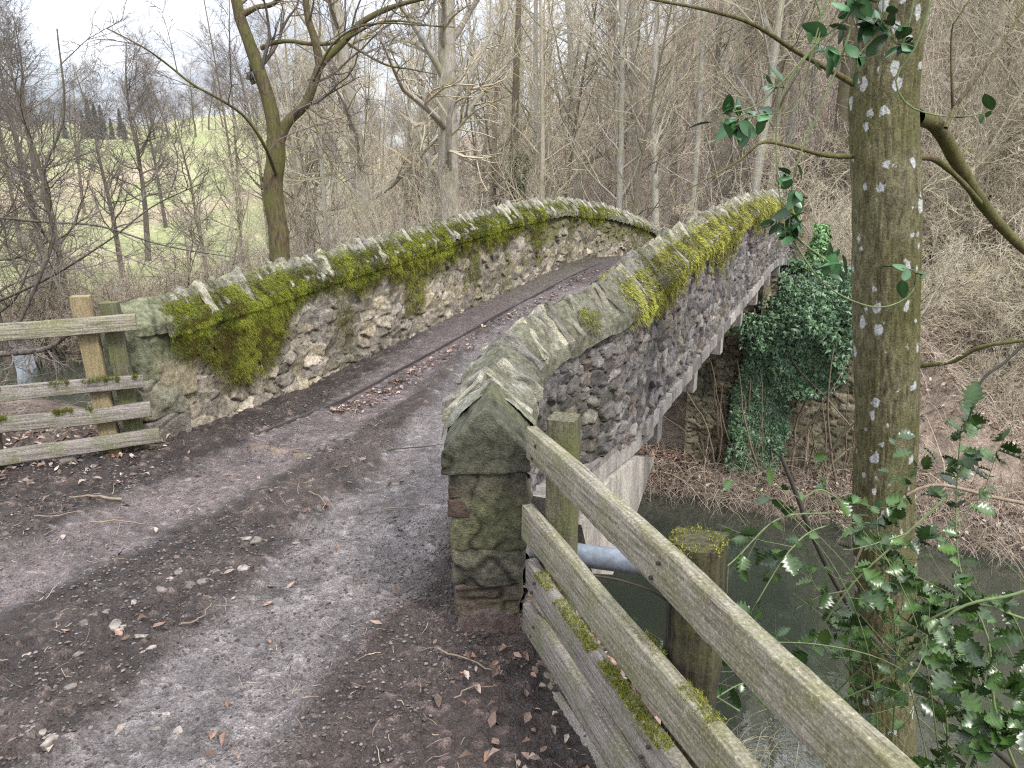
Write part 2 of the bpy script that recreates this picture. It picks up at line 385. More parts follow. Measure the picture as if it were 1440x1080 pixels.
# ------------------------------------------------------------------ muddy lane
ug = np.arange(-5.4, .9, .0125); tg = np.r_[np.arange(-.3, 4.2, .0115), np.arange(4.2, 7, .02), np.arange(7, 14.6, .04)]
UU, TT = np.meshgrid(ug, tg, indexing='ij')
X = UU*nU[0]+TT*dT[0]; Y = UU*nU[1]+TT*dT[1]
def dist_line(X, Y, pts):
    d = np.full(X.shape, 1e9)
    pts = np.asarray(pts)
    for a, b in zip(pts[:-1], pts[1:]):
        ab = b-a; L = ab@ab; s = np.clip(((X-a[0])*ab[0]+(Y-a[1])*ab[1])/L, 0, 1)
        d = np.minimum(d, np.hypot(X-a[0]-s*ab[0], Y-a[1]-s*ab[1]))
    return d
def gl(pts, zz=0.): return [gz(p[0], p[1], p[2] if len(p) > 2 else zz)[:2] for p in pts]
trA = gl([(-50, 1300), (230, 1060), (400, 890), (530, 760), (600, 690), (640, 600), (690, 520, .03), (740, 470, .12), (800, 415, .3)])
trB = gl([(-500, 960), (-120, 860), (130, 755), (300, 680), (440, 605), (560, 545), (650, 480, .05), (740, 420, .2), (800, 390, .35)])
wob = .12*fbm(X*1.1, Y*1.1, 0, 3, 71) + .07*fbm(X*6, Y*6, 0, 3, 72)
dA = dist_line(X, Y, trA)+wob; dB = dist_line(X, Y, trB)+wob
mA = sstep(.42, .24, dA); mB_ = sstep(.36, .18, dB); track = np.maximum(mA, mB_)
big = fbm(X*2.2, Y*2.2, 0, 3, 73); med = fbm(X*9, Y*9, 0, 4, 74); fine = fbm(X*30, Y*30, 0, 3, 75)
clod = np.abs(fbm(X*16, Y*16, 0, 3, 76)); 
roughm = 1-track
Zl = road_z(TT) + .012*big - .018*track + roughm*(.016*med + .014*np.maximum(clod-.12, 0) + .016*fine + .014*np.abs(fbm(X*48, Y*48, 0, 2, 79))) + track*(.005*med+.005*fine)
e = (X-FP[0])*FN[0]+(Y-FP[1])*FN[1]
ridge_sh = sstep(.5, .1, np.abs(e+.25))*sstep(3.0, 2.4, Y)
mid = sstep(.45, 0., dist_line(X, Y, gl([(-60, 960), (150, 870), (290, 820), (380, 760), (520, 650), (640, 560), (700, 480, .05)])))*roughm
Zl += mid*(.02+.02*sstep(0, .4, fbm(X*12, Y*12, 0, 3, 91)))
Zl += .03*ridge_sh*sstep(.1, -.3, e)
# stone speckle on the worn surface
ed, idh, id2 = stones(X, Y, .035, .03, 77)
peb = (idh > .8)*sstep(.0, .008, ed)*track
peb2 = (idh > .9)*sstep(.0, .008, ed)*roughm
Zl += .005*peb + .008*peb2
dark = np.array([.052, .039, .034]); wetc = np.array([.305, .273, .268]); brown = np.array([.1, .076, .064]); red = np.array([.078, .056, .05])
c = dark + (brown-dark)*sstep(-.3, .5, med+big*.5)[..., None]
trk = np.clip(track*(.8+.35*med), 0, 1)[..., None]
tc = wetc*(1+.22*med[..., None]+.2*fine[..., None])
trkB = (mB_*(1-mA))[..., None]; tc = tc*(1-trkB) + tc*np.array([.82, .74, .74])*trkB
c = c*(1-trk)+tc*trk
shr = (sstep(.55, .1, np.abs(e+.45))*sstep(3.2, 2.6, Y)*roughm)[..., None]; c = c*(1-.6*shr)+red*.6*shr*1.15
c = c*(1+.75*peb[..., None]*id2[..., None]+1.4*peb2[..., None])
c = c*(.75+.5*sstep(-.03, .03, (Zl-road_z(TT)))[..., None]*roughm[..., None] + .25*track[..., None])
onb = sstep(5, 7, TT)[..., None]; c = c*(1-onb)+(c*.55+np.array([.15, .12, .12])*.5)*onb
verg = (sstep(.42, .2, UU+4.2)*sstep(7, 9, TT))[..., None]*sstep(-.2, .3, med)[..., None]; c = c*(1-.6*verg)+np.array([.13, .14, .05])*.6*verg
crT, crU = TU(cl_right0[:, 0], cl_right0[:, 1]); UR = np.interp(TT, crT, crU)
ok = ((TT > 3.0) & (UU > -4.32) & (UU < UR)) | ((TT <= 3.0) & (e < .08) & ((UU < UR) | (TT < 2.6))) 
t5, u5 = TT, UU
lf_e = (X+2.3)*(-.34)+(Y-4.53)*.94       # beyond the left fence when positive
ok &= ~((X < -2.2) & (lf_e > .22) & (TT < 4.2) & (UU < -4.3))
f = grid(len(ug), len(tg)); okf = ok.ravel()
f = f[okf[f].all(1)]
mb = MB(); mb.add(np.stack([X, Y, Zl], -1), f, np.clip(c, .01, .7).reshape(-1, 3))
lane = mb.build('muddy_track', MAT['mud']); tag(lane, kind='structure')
wa = lane.data.attributes.new('wet', 'FLOAT', 'POINT')
wa.data.foreach_set('value', np.clip(track*.9+.15+.2*med, 0, 1).astype(np.float32).ravel())
def lane_h(x, y):
    t, u = TU(np.asarray(x, float), np.asarray(y, float)); i = np.clip(np.searchsorted(ug, u), 0, len(ug)-1); j = np.clip(np.searchsorted(tg, t), 0, len(tg)-1)
    z = Zl[i, j]; return np.where((t < tg[0]) | (u < ug[0]) | (u > ug[-1]), ground_z(x, y), z)
def lane_z(x, y): return float(lane_h(x, y))

# ------------------------------------------------------------------ the bridge
bridge = thing('stone_bridge', 'humpbacked stone bridge with mossy parapets carrying the muddy track over the river', 'bridge', (-.6, 5, 0))
def prof(pts): 
    pts = np.array(pts); return lambda t: np.interp(t, pts[:, 0], pts[:, 1])
# left parapet: centre line from (-2.3,4.8)+outward .16
L0 = np.array([-2.3, 4.8]); 
cl_left = np.array([L0 - nU*.16 + dT*s for s in np.linspace(-.02, 14, 60)])
top_left = prof([(0, .92), (.5, .97), (1.3, 1.04), (2.1, 1.11), (3.3, 1.21), (4.8, 1.33), (6, 1.38), (6.9, 1.38), (8.4, 1.27), (10.2, 1.03), (12, .68), (14.2, .2)])
dR = np.array([.418, .909])
pr = [(-.09, 2.72), (-.085, 3.0), (-.05, 3.37), (.05, 3.62), (.25, 3.9), (.49, 4.2)] + [tuple(np.array([.49, 4.2])+dR*s) for s in (1, 2, 3.5, 5, 7, 9, 11.5)]
cl_right = smoothline(pr, 240)
arc_r = np.r_[0, np.cumsum(np.linalg.norm(np.diff(cl_right, axis=0), axis=1))]
topy = prof([(2.5, .90), (3.37, 1.0), (4.2, 1.16), (5.2, 1.29), (6.6, 1.38), (8, 1.455), (10, 1.5), (11.2, 1.47), (12.5, 1.3), (14, .95), (16, .4)])

def perimeter(cl, half, n_out, step_fn):
    """offset loop: far end outer side -> near end -> inner side. returns pts(2), normals, arc"""
    T = np.gradient(cl, axis=0); T /= np.linalg.norm(T, axis=1, keepdims=True)
    Nn = np.stack([T[:, 1], -T[:, 0]], 1)      # right hand side
    return T, Nn

def stone_wall(name, cl, side, half, zb, zt, seed, sx, sy, steps, zstep, palette, mossf=None, parent=None, relief=.018, mortar=(.2, .18, .15)):
    """one displaced face of a parapet on one side (+1 right, -1 left) of the centre line"""
    T = np.gradient(cl, axis=0); T /= np.linalg.norm(T, axis=1, keepdims=True); Nn = np.stack([T[:, 1], -T[:, 0]], 1)*side
    arc = np.r_[0, np.cumsum(np.linalg.norm(np.diff(cl, axis=0), axis=1))]
    s = steps[steps <= arc[-1]]
    C = np.stack([np.interp(s, arc, cl[:, k]) for k in (0, 1)], 1); NN = np.stack([np.interp(s, arc, Nn[:, k]) for k in (0, 1)], 1)
    b = zb(s, C); tz = zt(s, C); nv = int(max((tz-b).max()/zstep, 4))
    v = np.linspace(0, 1, nv)
    Zg = b[:, None] + (tz-b)[:, None]*v[None]
    S = np.broadcast_to(s[:, None], Zg.shape)
    zz = Zg*1.0
    ed, ih, i2 = stones(S, zz, sx, sy, seed); tilt = stones.tilt
    flush = sstep(-.3, .4, fbm(S*2.5, zz*2.5, 6, 3, seed+7))          # mortar brimming over in places
    h = sstep(-.002, .013, ed + .004*fbm(S*40, zz*40, 0, 2, seed+8))
    n1 = fbm(S*18, zz*18, 0, 5, seed+1); n2 = fbm(S*3, zz*3, 0, 3, seed+2)
    disp = relief*(h-1)*(1.-.75*flush) - .02*sstep(.007, 0., ed)*(1-flush) + (ih-.5)*relief*.9*h + tilt*.55*h + .008*n1 + .012*n2
    hf = half - .045*sstep(.5, .1, s)[:, None]*(0 if name == 'outer_face' else 1)
    P = C[:, None, :] + NN[:, None, :]*(hf+disp)[..., None]
    pal = np.array(palette)
    k = (i2*len(pal)*.999).astype(int); c = pal[k]*(.6+.8*ih[..., None])
    mort = np.array(mortar); c = mort + (c-mort)*sstep(-.1, .9, h)[..., None]
    c = c*(1+.5*n1[..., None])*(1-.7*sstep(.008, -.001, ed)[..., None]*(1-.8*flush[..., None]))
    lich = sstep(.25, .5, fbm(S*5, zz*5, 4, 5, seed+4))[..., None]; c = c*(1-.3*lich)+np.array([.38, .36, .33])*.3*lich
    st_ = sstep(.0, .5, fbm(S*1.6, zz*4, 11, 4, seed+14))[..., None]*.45; c = c*(1-st_)+np.array([.12, .115, .07])*st_
    if mossf is not None:
        mm = mossf(S, zz, tz[:, None]-zz)[..., None]; c = c*(1-mm)+np.array([.12, .12, .045])*(1+.5*n1[..., None])*mm
    mb = MB(); mb.add(np.concatenate([P, Zg[..., None]], -1), grid(*Zg.shape), np.clip(c, .01, .7).reshape(-1, 3))
    return mb.build(name, MAT['rock'], parent)

PIN = 1
def zb_left(s, C): return road_z(TU(C[:, 0], C[:, 1])[0]) - .1
warm = [(.31, .265, .2), (.27, .235, .18), (.35, .305, .24), (.24, .21, .17), (.29, .255, .21), (.35, .3, .21)]
cool = [(.17, .155, .15), (.125, .115, .115), (.2, .185, .175), (.145, .13, .12), (.23, .21, .19), (.17, .14, .12), (.105, .098, .1), (.14, .13, .125)]
def moss_left(S, z, d):
    n = fbm(S*2.2, z*2.2, 0, 4, 301)
    hang = .12 + .30*np.exp(-((S-.85)/.45)**2) + .14*sstep(1.5, 2.5, S) + .1*np.sin(S*2.3)+.12*n
    stain = sstep(.12, .45, fbm(S*3, z*1.2, 8, 3, 303)-.1)*.55*sstep(1.2, 2.5, S)
    return np.clip(np.maximum(sstep(.08, -.05, d-hang)*.85, stain), 0, 1)
left = bpy.data.objects.new('parapet', None); COL.objects.link(left); left.parent = bridge; left.matrix_parent_inverse = bridge.matrix_basis.inverted()
left['label'] = 'left parapet of warm pale rubble under shaggy green moss'
right = bpy.data.objects.new('parapet', None); COL.objects.link(right); right.parent = bridge; right.matrix_parent_inverse = bridge.matrix_basis.inverted()
right['label'] = 'right parapet of dark grey stone curving round to its end'
bpy.context.view_layer.update()
def sub(o, par):
    return o
def st(dense, end, a=.011, b=.02): return np.r_[np.arange(0, dense, a), np.arange(dense, end, b)]
near_left = st(5, 14, .011, .018)
stone_wall('inner_face', cl_left, 1, .16, zb_left, lambda s, C: top_left(s)-.17, 5, .2, .088, near_left, .011, warm, moss_left, left, .012)
stone_wall('outer_face', cl_left, -1, .16, lambda s, C: np.interp(s, [0, 1.2, 8.4, 14], [-3, -.6, -.25, -1]), lambda s, C: top_left(s)-.17, 15, .17, .1, np.arange(0, 14, .04), .04, warm, None, left)

s0r = .0
def top_r(C): return topy(C[:, 1])
def soff(C):   # lower edge of the outer right face
    y = C[:, 1]
    return np.interp(y, [2.6, 3.1, 3.4, 3.7, 4.2, 5.1, 6.0, 7.0, 7.84, 9.2, 10.1, 11.2, 12.4, 14, 16], [-.3, -.15, .08, .14, .18, .21, .265, .33, .385, .45, .53, .52, .40, .05, -.5])
def moss_right(S, z, d):
    n = fbm(S*3, z*3, 0, 4, 311)
    hang = .07 + .12*n + .05*np.sin(S*3)
    return np.clip(sstep(.06, -.04, d-hang)*sstep(1.55, 1.8, S)*.85 + .5*sstep(.35, .5, fbm(S*6, z*.9, 3, 3, 315))*(S > 3), 0, 1)
near_r = st(4.5, 13, .011, .018)
stone_wall('outer_face', cl_right, 1, .15, lambda s, C: soff(C), lambda s, C: top_r(C)-.17, 25, .115, .07, near_r, .011, cool, moss_right, right, .016, (.075, .07, .064))
stone_wall('inner_face', cl_right, -1, .15, zb_left, lambda s, C: top_r(C)-.17, 35, .17, .1, np.arange(.12, 13, .03), .03, warm, None, right)

def gable(l, half, ph):  # height over the eave for lateral l
    return ph*np.clip(1-np.abs(l)/half, 0, 1)**.85
def coping(cl, half, topf, seed, parent, a0, a1, green, flat0=0.):
    rng = np.random.default_rng(seed)
    T = np.gradient(cl, axis=0); T /= np.linalg.norm(T, axis=1, keepdims=True); Nn = np.stack([T[:, 1], -T[:, 0]], 1)
    arc = np.r_[0, np.cumsum(np.linalg.norm(np.diff(cl, axis=0), axis=1))]
    I = lambda A, s: np.stack([np.interp(s, arc, A[:, k]) for k in (0, 1)], -1)
    # mortar bed
    s = np.arange(a0, a1, .018); l = np.r_[-half-.01, np.linspace(-half, half, 25), half+.01]
    C = I(cl, s); NN = I(Nn, s); tz = topf(s, C)
    h = gable(l, half, .155)[None, :]+np.zeros((len(s), 1)); h[:, 0] = -.05; h[:, -1] = -.05
    nz = fbm(s[:, None]*14, l[None]*14, 0, 4, seed)
    z = tz[:, None]-.19 + h + .03*nz
    P = C[:, None]+NN[:, None]*(l[None, :, None]*(1+.05*nz[..., None]))
    g = np.asarray(green); n2 = fbm(s[:, None]*5, l[None]*9, 2, 4, seed+3)
    c = g + (np.array([.2, .2, .165])-g)*sstep(-.1, .5, n2)[..., None]; c = c*(1+.6*nz[..., None])
    mb = MB(); mb.add(np.concatenate([P, z[..., None]], -1), grid(len(s), len(l)), c.reshape(-1, 3))
    # slabs on edge
    s = a0+.02; lp = np.array([-1, -1, -.72, -.42, -.16, 0, .16, .42, .72, 1, 1]); 
    while s < a1:
        th = rng.uniform(.028, .062); 
        if s < flat0 and rng.random() < .3: s += th*1.5; continue
        C = I(cl, np.array([s]))[0]; N_ = I(Nn, np.array([s]))[0]; N_ /= np.linalg.norm(N_); T_ = I(T, np.array([s]))[0]
        tz = topf(np.array([s]), C[None])[0]
        hw = half*rng.uniform(.86, 1.07); ph = rng.uniform(.14, .215); ph = ph if s > flat0 else rng.uniform(.155, .19)
        lean = rng.uniform(.15, .5); off = rng.normal(0, .012)
        zl = np.r_[-.03, gable(lp[1:-1]*hw, hw, ph), -.03] + rng.normal(0, .006, 11); zl[1] += .02; zl[-2] += .02
        ring = []
        cz = .05
        for (d_, k_) in ((-th/2, .82), (-th/2*.8, 1.), (th/2*.8, 1.), (th/2, .82)):
            L_ = lp*hw*k_ + off; zz_ = cz+(zl-cz)*k_
            pos = C[None]+N_[None]*L_[:, None]+T_[None]*(d_ + lean*(zz_[:, None]) + rng.normal(0, .003, (11, 1)))
            ring.append(np.concatenate([pos, (tz-.19+.008+zz_)[:, None]], 1))
        V = np.concatenate(ring+[ring[0].mean(0)[None], ring[3].mean(0)[None]])
        Q = np.array([[a*11+i, a*11+i+1, (a+1)*11+i+1, (a+1)*11+i] for a in range(3) for i in range(10)])
        Tt = np.array([[44, i+1, i] for i in range(10)]+[[45, 33+i, 33+i+1] for i in range(10)])
        V = V + .004*rng.normal(size=V.shape)
        base = np.array([.225, .212, .175])*rng.uniform(.55, 1.4); base = base*(1, 1, rng.uniform(.85, 1.05))
        cc = np.tile(base, (46, 1))*(1+.2*rng.normal(size=(46, 1))); 
        mb.v.append(V); mb.f[4].append(Q+mb.n); mb.f[3].append(Tt+mb.n); mb.c.append(np.clip(cc, .03, .6)); mb.n += 46
        s += th*rng.uniform(1.05, 1.5)
    o = mb.build('coping', MAT['rock'], parent, smooth=False); return o
coping(cl_left, .2, lambda s, C: top_left(s), 41, left, .12, 13.9, (.12, .12, .08))
coping(cl_right, .178, lambda s, C: top_r(C), 43, right, .10, arc_r[-1]-.05, (.13, .128, .088), 1.9)

# shaggy moss
def moss(cl, half, topf, seed, parent, n, mask, sides, col_a, col_b, a1, blade=.04):
    rng = np.random.default_rng(seed)
    T = np.gradient(cl, axis=0); T /= np.linalg.norm(T, axis=1, keepdims=True); Nn = np.stack([T[:, 1], -T[:, 0]], 1)
    arc = np.r_[0, np.cumsum(np.linalg.norm(np.diff(cl, axis=0), axis=1))]
    s = a1*rng.random(n)**1.35; side = rng.choice(sides, n)
    w = rng.random(n)*1.0            # 0 ridge -> .23 eave -> below
    path = rng.random(n)*.85
    dens = mask(s, path, side); keep = rng.random(n) < dens
    s, side, path = s[keep], side[keep], path[keep]; n = len(s)
    C = np.stack([np.interp(s, arc, cl[:, k]) for k in (0, 1)], 1); NN = np.stack([np.interp(s, arc, Nn[:, k]) for k in (0, 1)], 1)*side[:, None]; TT_ = np.stack([np.interp(s, arc, T[:, k]) for k in (0, 1)], 1)
    tz = topf(s, C); on = path < .23
    lat = np.where(on, path/.23*half, half+.0-.02*(path > .3)); zz = np.where(on, tz-.19+gable(lat, half, .17)+.0, tz-.18-(path-.23))
    P = np.concatenate([C+NN*lat[:, None], zz[:, None]], 1)
    lump = fbm(s*16, path*16, side*3., 3, seed+1); lump2 = fbm(s*5, path*4, side*3., 3, seed+2)
    nrm = np.where(on[:, None], np.concatenate([NN*.6, np.full((n, 1), .8)], 1), np.concatenate([NN, np.full((n, 1), .1)], 1))
    P += nrm*(.010+.024*np.clip(lump+.15, -.25, 1))[:, None]
    down = np.where(on, -.35, -1.1)
    D = np.concatenate([NN*.75, down[:, None]], 1) + rng.normal(0, .38, (n, 3)); D /= np.linalg.norm(D, axis=1, keepdims=True)
    L = blade*rng.uniform(.5, 1.25, n)*(1+.5*lump2)
    W = np.concatenate([TT_, np.zeros((n, 1))], 1)+rng.normal(0, .4, (n, 3)); W /= np.linalg.norm(W, axis=1, keepdims=True)
    wd = rng.uniform(.0009, .0021, n)*(1+np.clip(s/6, 0, .9)); L = L*(1-.25*np.clip(s/8, 0, 1))
    tip = P + D*L[:, None] + nrm*(L*.1)[:, None] - np.array([0, 0, 1])*(L*.15)[:, None]
    V = np.stack([P-W*wd[:, None], P+W*wd[:, None], tip], 1).reshape(-1, 3); i = np.arange(n)*3
    mix = np.clip(.5+.9*lump2+.3*rng.normal(size=n), 0, 1)[:, None]
    c = np.array(col_a)*(1-mix)+np.array(col_b)*mix; brown = (path > .38)*rng.random(n)*.7 + sstep(-.05, -.3, lump)*.75
    c = c*(1-np.clip(brown, 0, .85)[:, None]) + np.array([.08, .058, .022])*np.clip(brown, 0, .85)[:, None]
    c *= rng.uniform(.7, 1.3, (n, 1))
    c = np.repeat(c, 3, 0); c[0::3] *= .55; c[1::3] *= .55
    mb = MB(); mb.v.append(V); mb.n = len(V); mb.c.append(c); mb.f[3].append(np.stack([i, i+1, i+2], 1))
    o = mb.build('moss', MAT['moss'], parent, smooth=False); tag(o, kind='stuff'); return o
def mk_left(s, path, side):
    n = fbm(s*2.5, path*2.5, side*2., 4, 401); n2 = fbm(s*9, path*7, side*2., 3, 402)
    hang = .30+.42*np.exp(-((s-.85)/.42)**2)+.13*np.exp(-((s-2.1)/.5)**2)+.06*np.sin(s*2.6)+.18*n + .1*((s > 2.6) & (s < 5)) - .05*(s > 6)
    m = sstep(.10, -.12, path-hang)*sstep(-.5, -.05, n2+.24)*sstep(.10, .3, s)
    m *= np.where(path < .075, .10+.25*(n2 > .15), 1.)*np.where(path < .12, .55, 1.)
    st_ = .25*sstep(.15, .4, fbm(s*3, path*1.5, 5, 3, 403))*(s > 1.6)
    return np.maximum(m, st_)*np.where(side < 0, .5, 1)*np.where(s > 9.5, .5, 1)
def mk_right(s, path, side):
    n = fbm(s*2.5, path*2.5, side*2., 4, 411); n2 = fbm(s*8, path*7, side*2., 3, 412)
    hang = .31+.12*n+.04*np.sin(s*3)+.22*np.exp(-((s-3.)/.5)**2)*0
    hang = hang + .14*sstep(.1, .5, fbm(s*7, s*0, 2, 2, 413))
    m = sstep(.10, -.10, path-hang)*sstep(-.5, -.05, n2+.25)*sstep(1.62, 1.78, s+.1*n)
    m = np.maximum(m, (np.hypot(s-1.32, (path-.17)*1.0) < .075+.03*n2)*1.)
    m *= np.where(path < .075, .2, 1.)
    return m*np.where(side < 0, .6, 1)
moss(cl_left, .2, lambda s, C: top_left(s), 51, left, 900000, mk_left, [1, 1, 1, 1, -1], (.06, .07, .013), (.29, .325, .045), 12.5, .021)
moss(cl_right, .19, lambda s, C: top_r(C), 53, right, 560000, mk_right, [1, 1, 1, -1], (.12, .125, .025), (.5, .5, .1), 12.8, .021)  # right moss brighter and yellower: its sunnier look is put into the colours

# end pillars made of rough blocks
def block(mb, cx, cy, z0, z1, w, d, rot, seed, colr, gab=None, rough=.014, res=26):
    """rounded rough block; w across, d deep; gab = peak height of a gabled top"""
    n = res; g = np.linspace(-1, 1, n); A, B = np.meshgrid(g, g, indexing='ij'); O = np.ones_like(A); Vs = []; 
    for ax, sg in ((0, -1), (0, 1), (1, -1), (1, 1), (2, -1), (2, 1)):
        p = [None]*3; p[ax] = O*sg; p[(ax+1) % 3] = A if sg > 0 else B; p[(ax+2) % 3] = B if sg > 0 else A
        Vs.append(np.stack(p, -1).reshape(-1, 3))
    V = np.concatenate(Vs); r_ = .88
    core = np.clip(V, -r_, r_); off = V-core; ln = np.linalg.norm(off, axis=1, keepdims=True)+1e-9
    V = core + off/ln*np.minimum(ln, (1-r_))
    h = (z1-z0)/2; P = V*np.array([w/2, d/2, h]); nrm = V/np.linalg.norm(V, axis=1, keepdims=True)
    if gab: 
        up = np.clip((V[:, 2]+1)/2, 0, 1); P[:, 2] += up*gab*(1-np.abs(V[:, 0])**1.1) - up*0
    q = P*9+seed*3.1
    n1 = fbm(q[:, 0], q[:, 1], q[:, 2], 5, seed, .55); n2 = np.abs(fbm(q[:, 0]*.3, q[:, 1]*.3, q[:, 2]*.45, 3, seed+9)); n3 = noise(P[:, 0]*5+seed, P[:, 1]*5, P[:, 2]*5, seed+4)
    P = P + nrm*((rough*1.7*n1 - rough*.8*sstep(.05, .0, n2) + rough*1.3*n3)[:, None])
    cr, sr = math.cos(rot), math.sin(rot)
    W = np.stack([cx+P[:, 0]*cr-P[:, 1]*sr, cy+P[:, 0]*sr+P[:, 1]*cr, (z0+z1)/2+P[:, 2]], 1)
    c = np.array(colr)*(1+.45*n1[:, None]); gm = sstep(.0, .4, fbm(q[:, 0]*.35, q[:, 1]*.35, q[:, 2]*.35, 4, seed+20))[:, None]
    c = c*(1-.6*gm)+np.array([.12, .125, .06])*.6*gm
    crk = sstep(.06, .0, n2)[:, None]; c = c*(1-.6*crk)
    gg = grid(n, n); F = np.concatenate([gg + k*n*n for k in range(6)])
    mb.add(W, F, np.clip(c, .01, .6))
# right pillar : front face at y~2.56 facing the camera
mb = MB(); rr = -.03; px, py = -.085, 2.74
dkc = (.10, .095, .07)
lay = [(-.08, .10, .215, (.13, .095, .08)), (.09, .215, .24, (.14, .1, .085)), (.21, .36, .265, (.12, .11, .08)), (.35, .69, .285, (.1, .092, .065))]
for k, (a, b_, w_, c_) in enumerate(lay):
    block(mb, px+.006*math.sin(k*3), py, a, b_+.004, w_, .34, rr+.03*math.sin(k*5), 60+k, c_, None, .013)
block(mb, px-.1, py-.01, .565, .61, .09, .31, rr, 70, (.075, .055, .042), None, .009, 16); block(mb, px-.103, py-.01, .49, .56, .09, .31, rr, 71, (.085, .06, .045), None, .01, 16)
block(mb, px-.0, py+.0, .665, .745, .325, .36, rr, 68, (.085, .085, .058), .165, .012, 30)
mb.build('end_pillar', MAT['rock'], right)
# left pillar
mb = MB(); lrot = math.atan2(dT[1], dT[0])-math.pi/2; lc = L0 - nU*.16 + dT*.06
for k, (a, b_, w_, c_) in enumerate([(-.16, .16, .35, (.2, .18, .15)), (.15, .42, .36, (.2, .19, .14)), (.41, .73, .34, (.15, .155, .1))]):
    block(mb, lc[0], lc[1], a, b_+.006, w_, .36, lrot+.04*math.sin(k*4), 80+k, c_, None, .02)
block(mb, lc[0]+.1*nU[0]+.1*dT[0], lc[1]+.1*nU[1]+.1*dT[1], .27, .53, .16, .3, lrot, 91, (.25, .215, .14), None, .012, 20)
block(mb, lc[0], lc[1], .71, .775, .37, .34, lrot, 88, (.16, .165, .1), .15, .012, 30)
mb.build('end_pillar', MAT['rock'], left)

# deck slab, kerb, stepped edge beams, struts, abutments
def sweep(mb, C, N_, offs, zs, col):
    """closed section swept: C (n,2), N_ (n,2), offs (m,), zs (n,m)"""
    m = len(offs); P = C[:, None]+N_[:, None]*np.asarray(offs)[None, :, None]
    V = np.concatenate([P, zs[..., None]], -1); V = np.concatenate([V, V[:, :1]], 1)
    mb.add(V, grid(len(C), m+1), col)
tg_ = np.linspace(3.9, 17, 140); Cm = np.array([dT*t + nU*(-2.75) for t in tg_]); rz_ = road_z(tg_)
mb = MB(); ue = np.interp(tg_, crT, crU)+2.75-.16
Pd = np.stack([Cm-nU*1.75, Cm+nU*ue[:, None], Cm+nU*ue[:, None], Cm-nU*1.75, Cm-nU*1.75], 1); zd = np.stack([rz_-.06, rz_-.06, rz_-.2, rz_-.2, rz_-.06], 1)
mb.add(np.concatenate([Pd, zd[..., None]], -1), grid(140, 5), (.26, .24, .22)); mb.build('deck', MAT['concrete'], bridge, smooth=False)
K = np.array([gz(335, 622, .0)[:2]] + [tuple(L0+dT*s+nU*(.5-.012*s)) for s in np.linspace(1.0, 12, 12)]); K = smoothline(K, 160)
kt = TU(K[:, 0], K[:, 1])[0]; kz = road_z(kt)+.006*fbm(kt*6, kt*0, 0, 3, 5)
Tn = np.gradient(K, axis=0); Tn /= np.linalg.norm(Tn, axis=1, keepdims=True); Kn = np.stack([Tn[:, 1], -Tn[:, 0]], 1)
mb = MB(); sweep(mb, K, Kn, [-.008, .008, .008, -.008], np.stack([kz+.009, kz+.009, kz-.05, kz-.05], 1), (.06, .05, .05)); mb.build('kerb', MAT['kerb'], bridge, smooth=False)
# raised footway strip of mud between kerb and wall
# pale edge ring below outer face, in stepped lengths
Trr = np.gradient(cl_right, axis=0); Trr /= np.linalg.norm(Trr, axis=1, keepdims=True); Nrr = np.stack([Trr[:, 1], -Trr[:, 0]], 1)
mb = MB(); s = arc_r[np.argmin(abs(cl_right[:, 1]-4.6))]
rng = np.random.default_rng(5)
send = arc_r[np.argmin(abs(cl_right[:, 1]-12.4))]
while s < send:
    ln = .34
    ss = np.linspace(s+.007, s+ln-.007, 6)
    C = np.stack([np.interp(ss, arc_r, cl_right[:, k]) for k in (0, 1)], 1); Nn_ = np.stack([np.interp(ss, arc_r, Nrr[:, k]) for k in (0, 1)], 1)
    zt_ = soff(C); zb_ = np.minimum(zt_[0], zt_[-1]) - .065
    base = np.array([.27, .25, .225])*rng.uniform(.5, 1.25)
    sweep(mb, C, Nn_, [-.1, .175, .175, -.1], np.stack([zt_+.015, zt_+.015, zt_*0+zb_, zt_*0+zb_], 1), tuple(base))
    # end caps
    for e_ in (0, -1):
        P4 = np.array([[*(C[e_]+Nn_[e_]*o_), z_] for o_, z_ in ((-.1, zt_[e_]+.015), (.175, zt_[e_]+.015), (.175, zb_), (-.1, zb_))]); mb.add(P4, [[0, 1, 2, 3]], tuple(base*.9))
    s += ln
for sb in np.arange(arc_r[np.argmin(abs(cl_right[:, 1]-4.9))], send, 1.15):
    ss = np.linspace(sb, sb+.13, 3); C = np.stack([np.interp(ss, arc_r, cl_right[:, k]) for k in (0, 1)], 1); Nn_ = np.stack([np.interp(ss, arc_r, Nrr[:, k]) for k in (0, 1)], 1); zt_ = soff(C)
    bo_ = MB(); sweep(bo_, C, Nn_, [-.35, .165, .165, -.35], np.stack([zt_-.02, zt_-.02, zt_*0+zt_[0]-.24, zt_*0+zt_[0]-.24], 1), (.26, .24, .215))
    for e_ in (0, -1): bo_.add(np.array([[*(C[e_]+Nn_[e_]*o_), z_] for o_, z_ in ((-.35, zt_[e_]-.02), (.165, zt_[e_]-.02), (.165, zt_[0]-.24), (-.35, zt_[0]-.24))]), [[0, 1, 2, 3]], (.24, .22, .2))
    bo_.build('bracket', MAT['streak'], bridge, smooth=False)
mb.build('edge_beam', MAT['streak'], bridge, smooth=False)
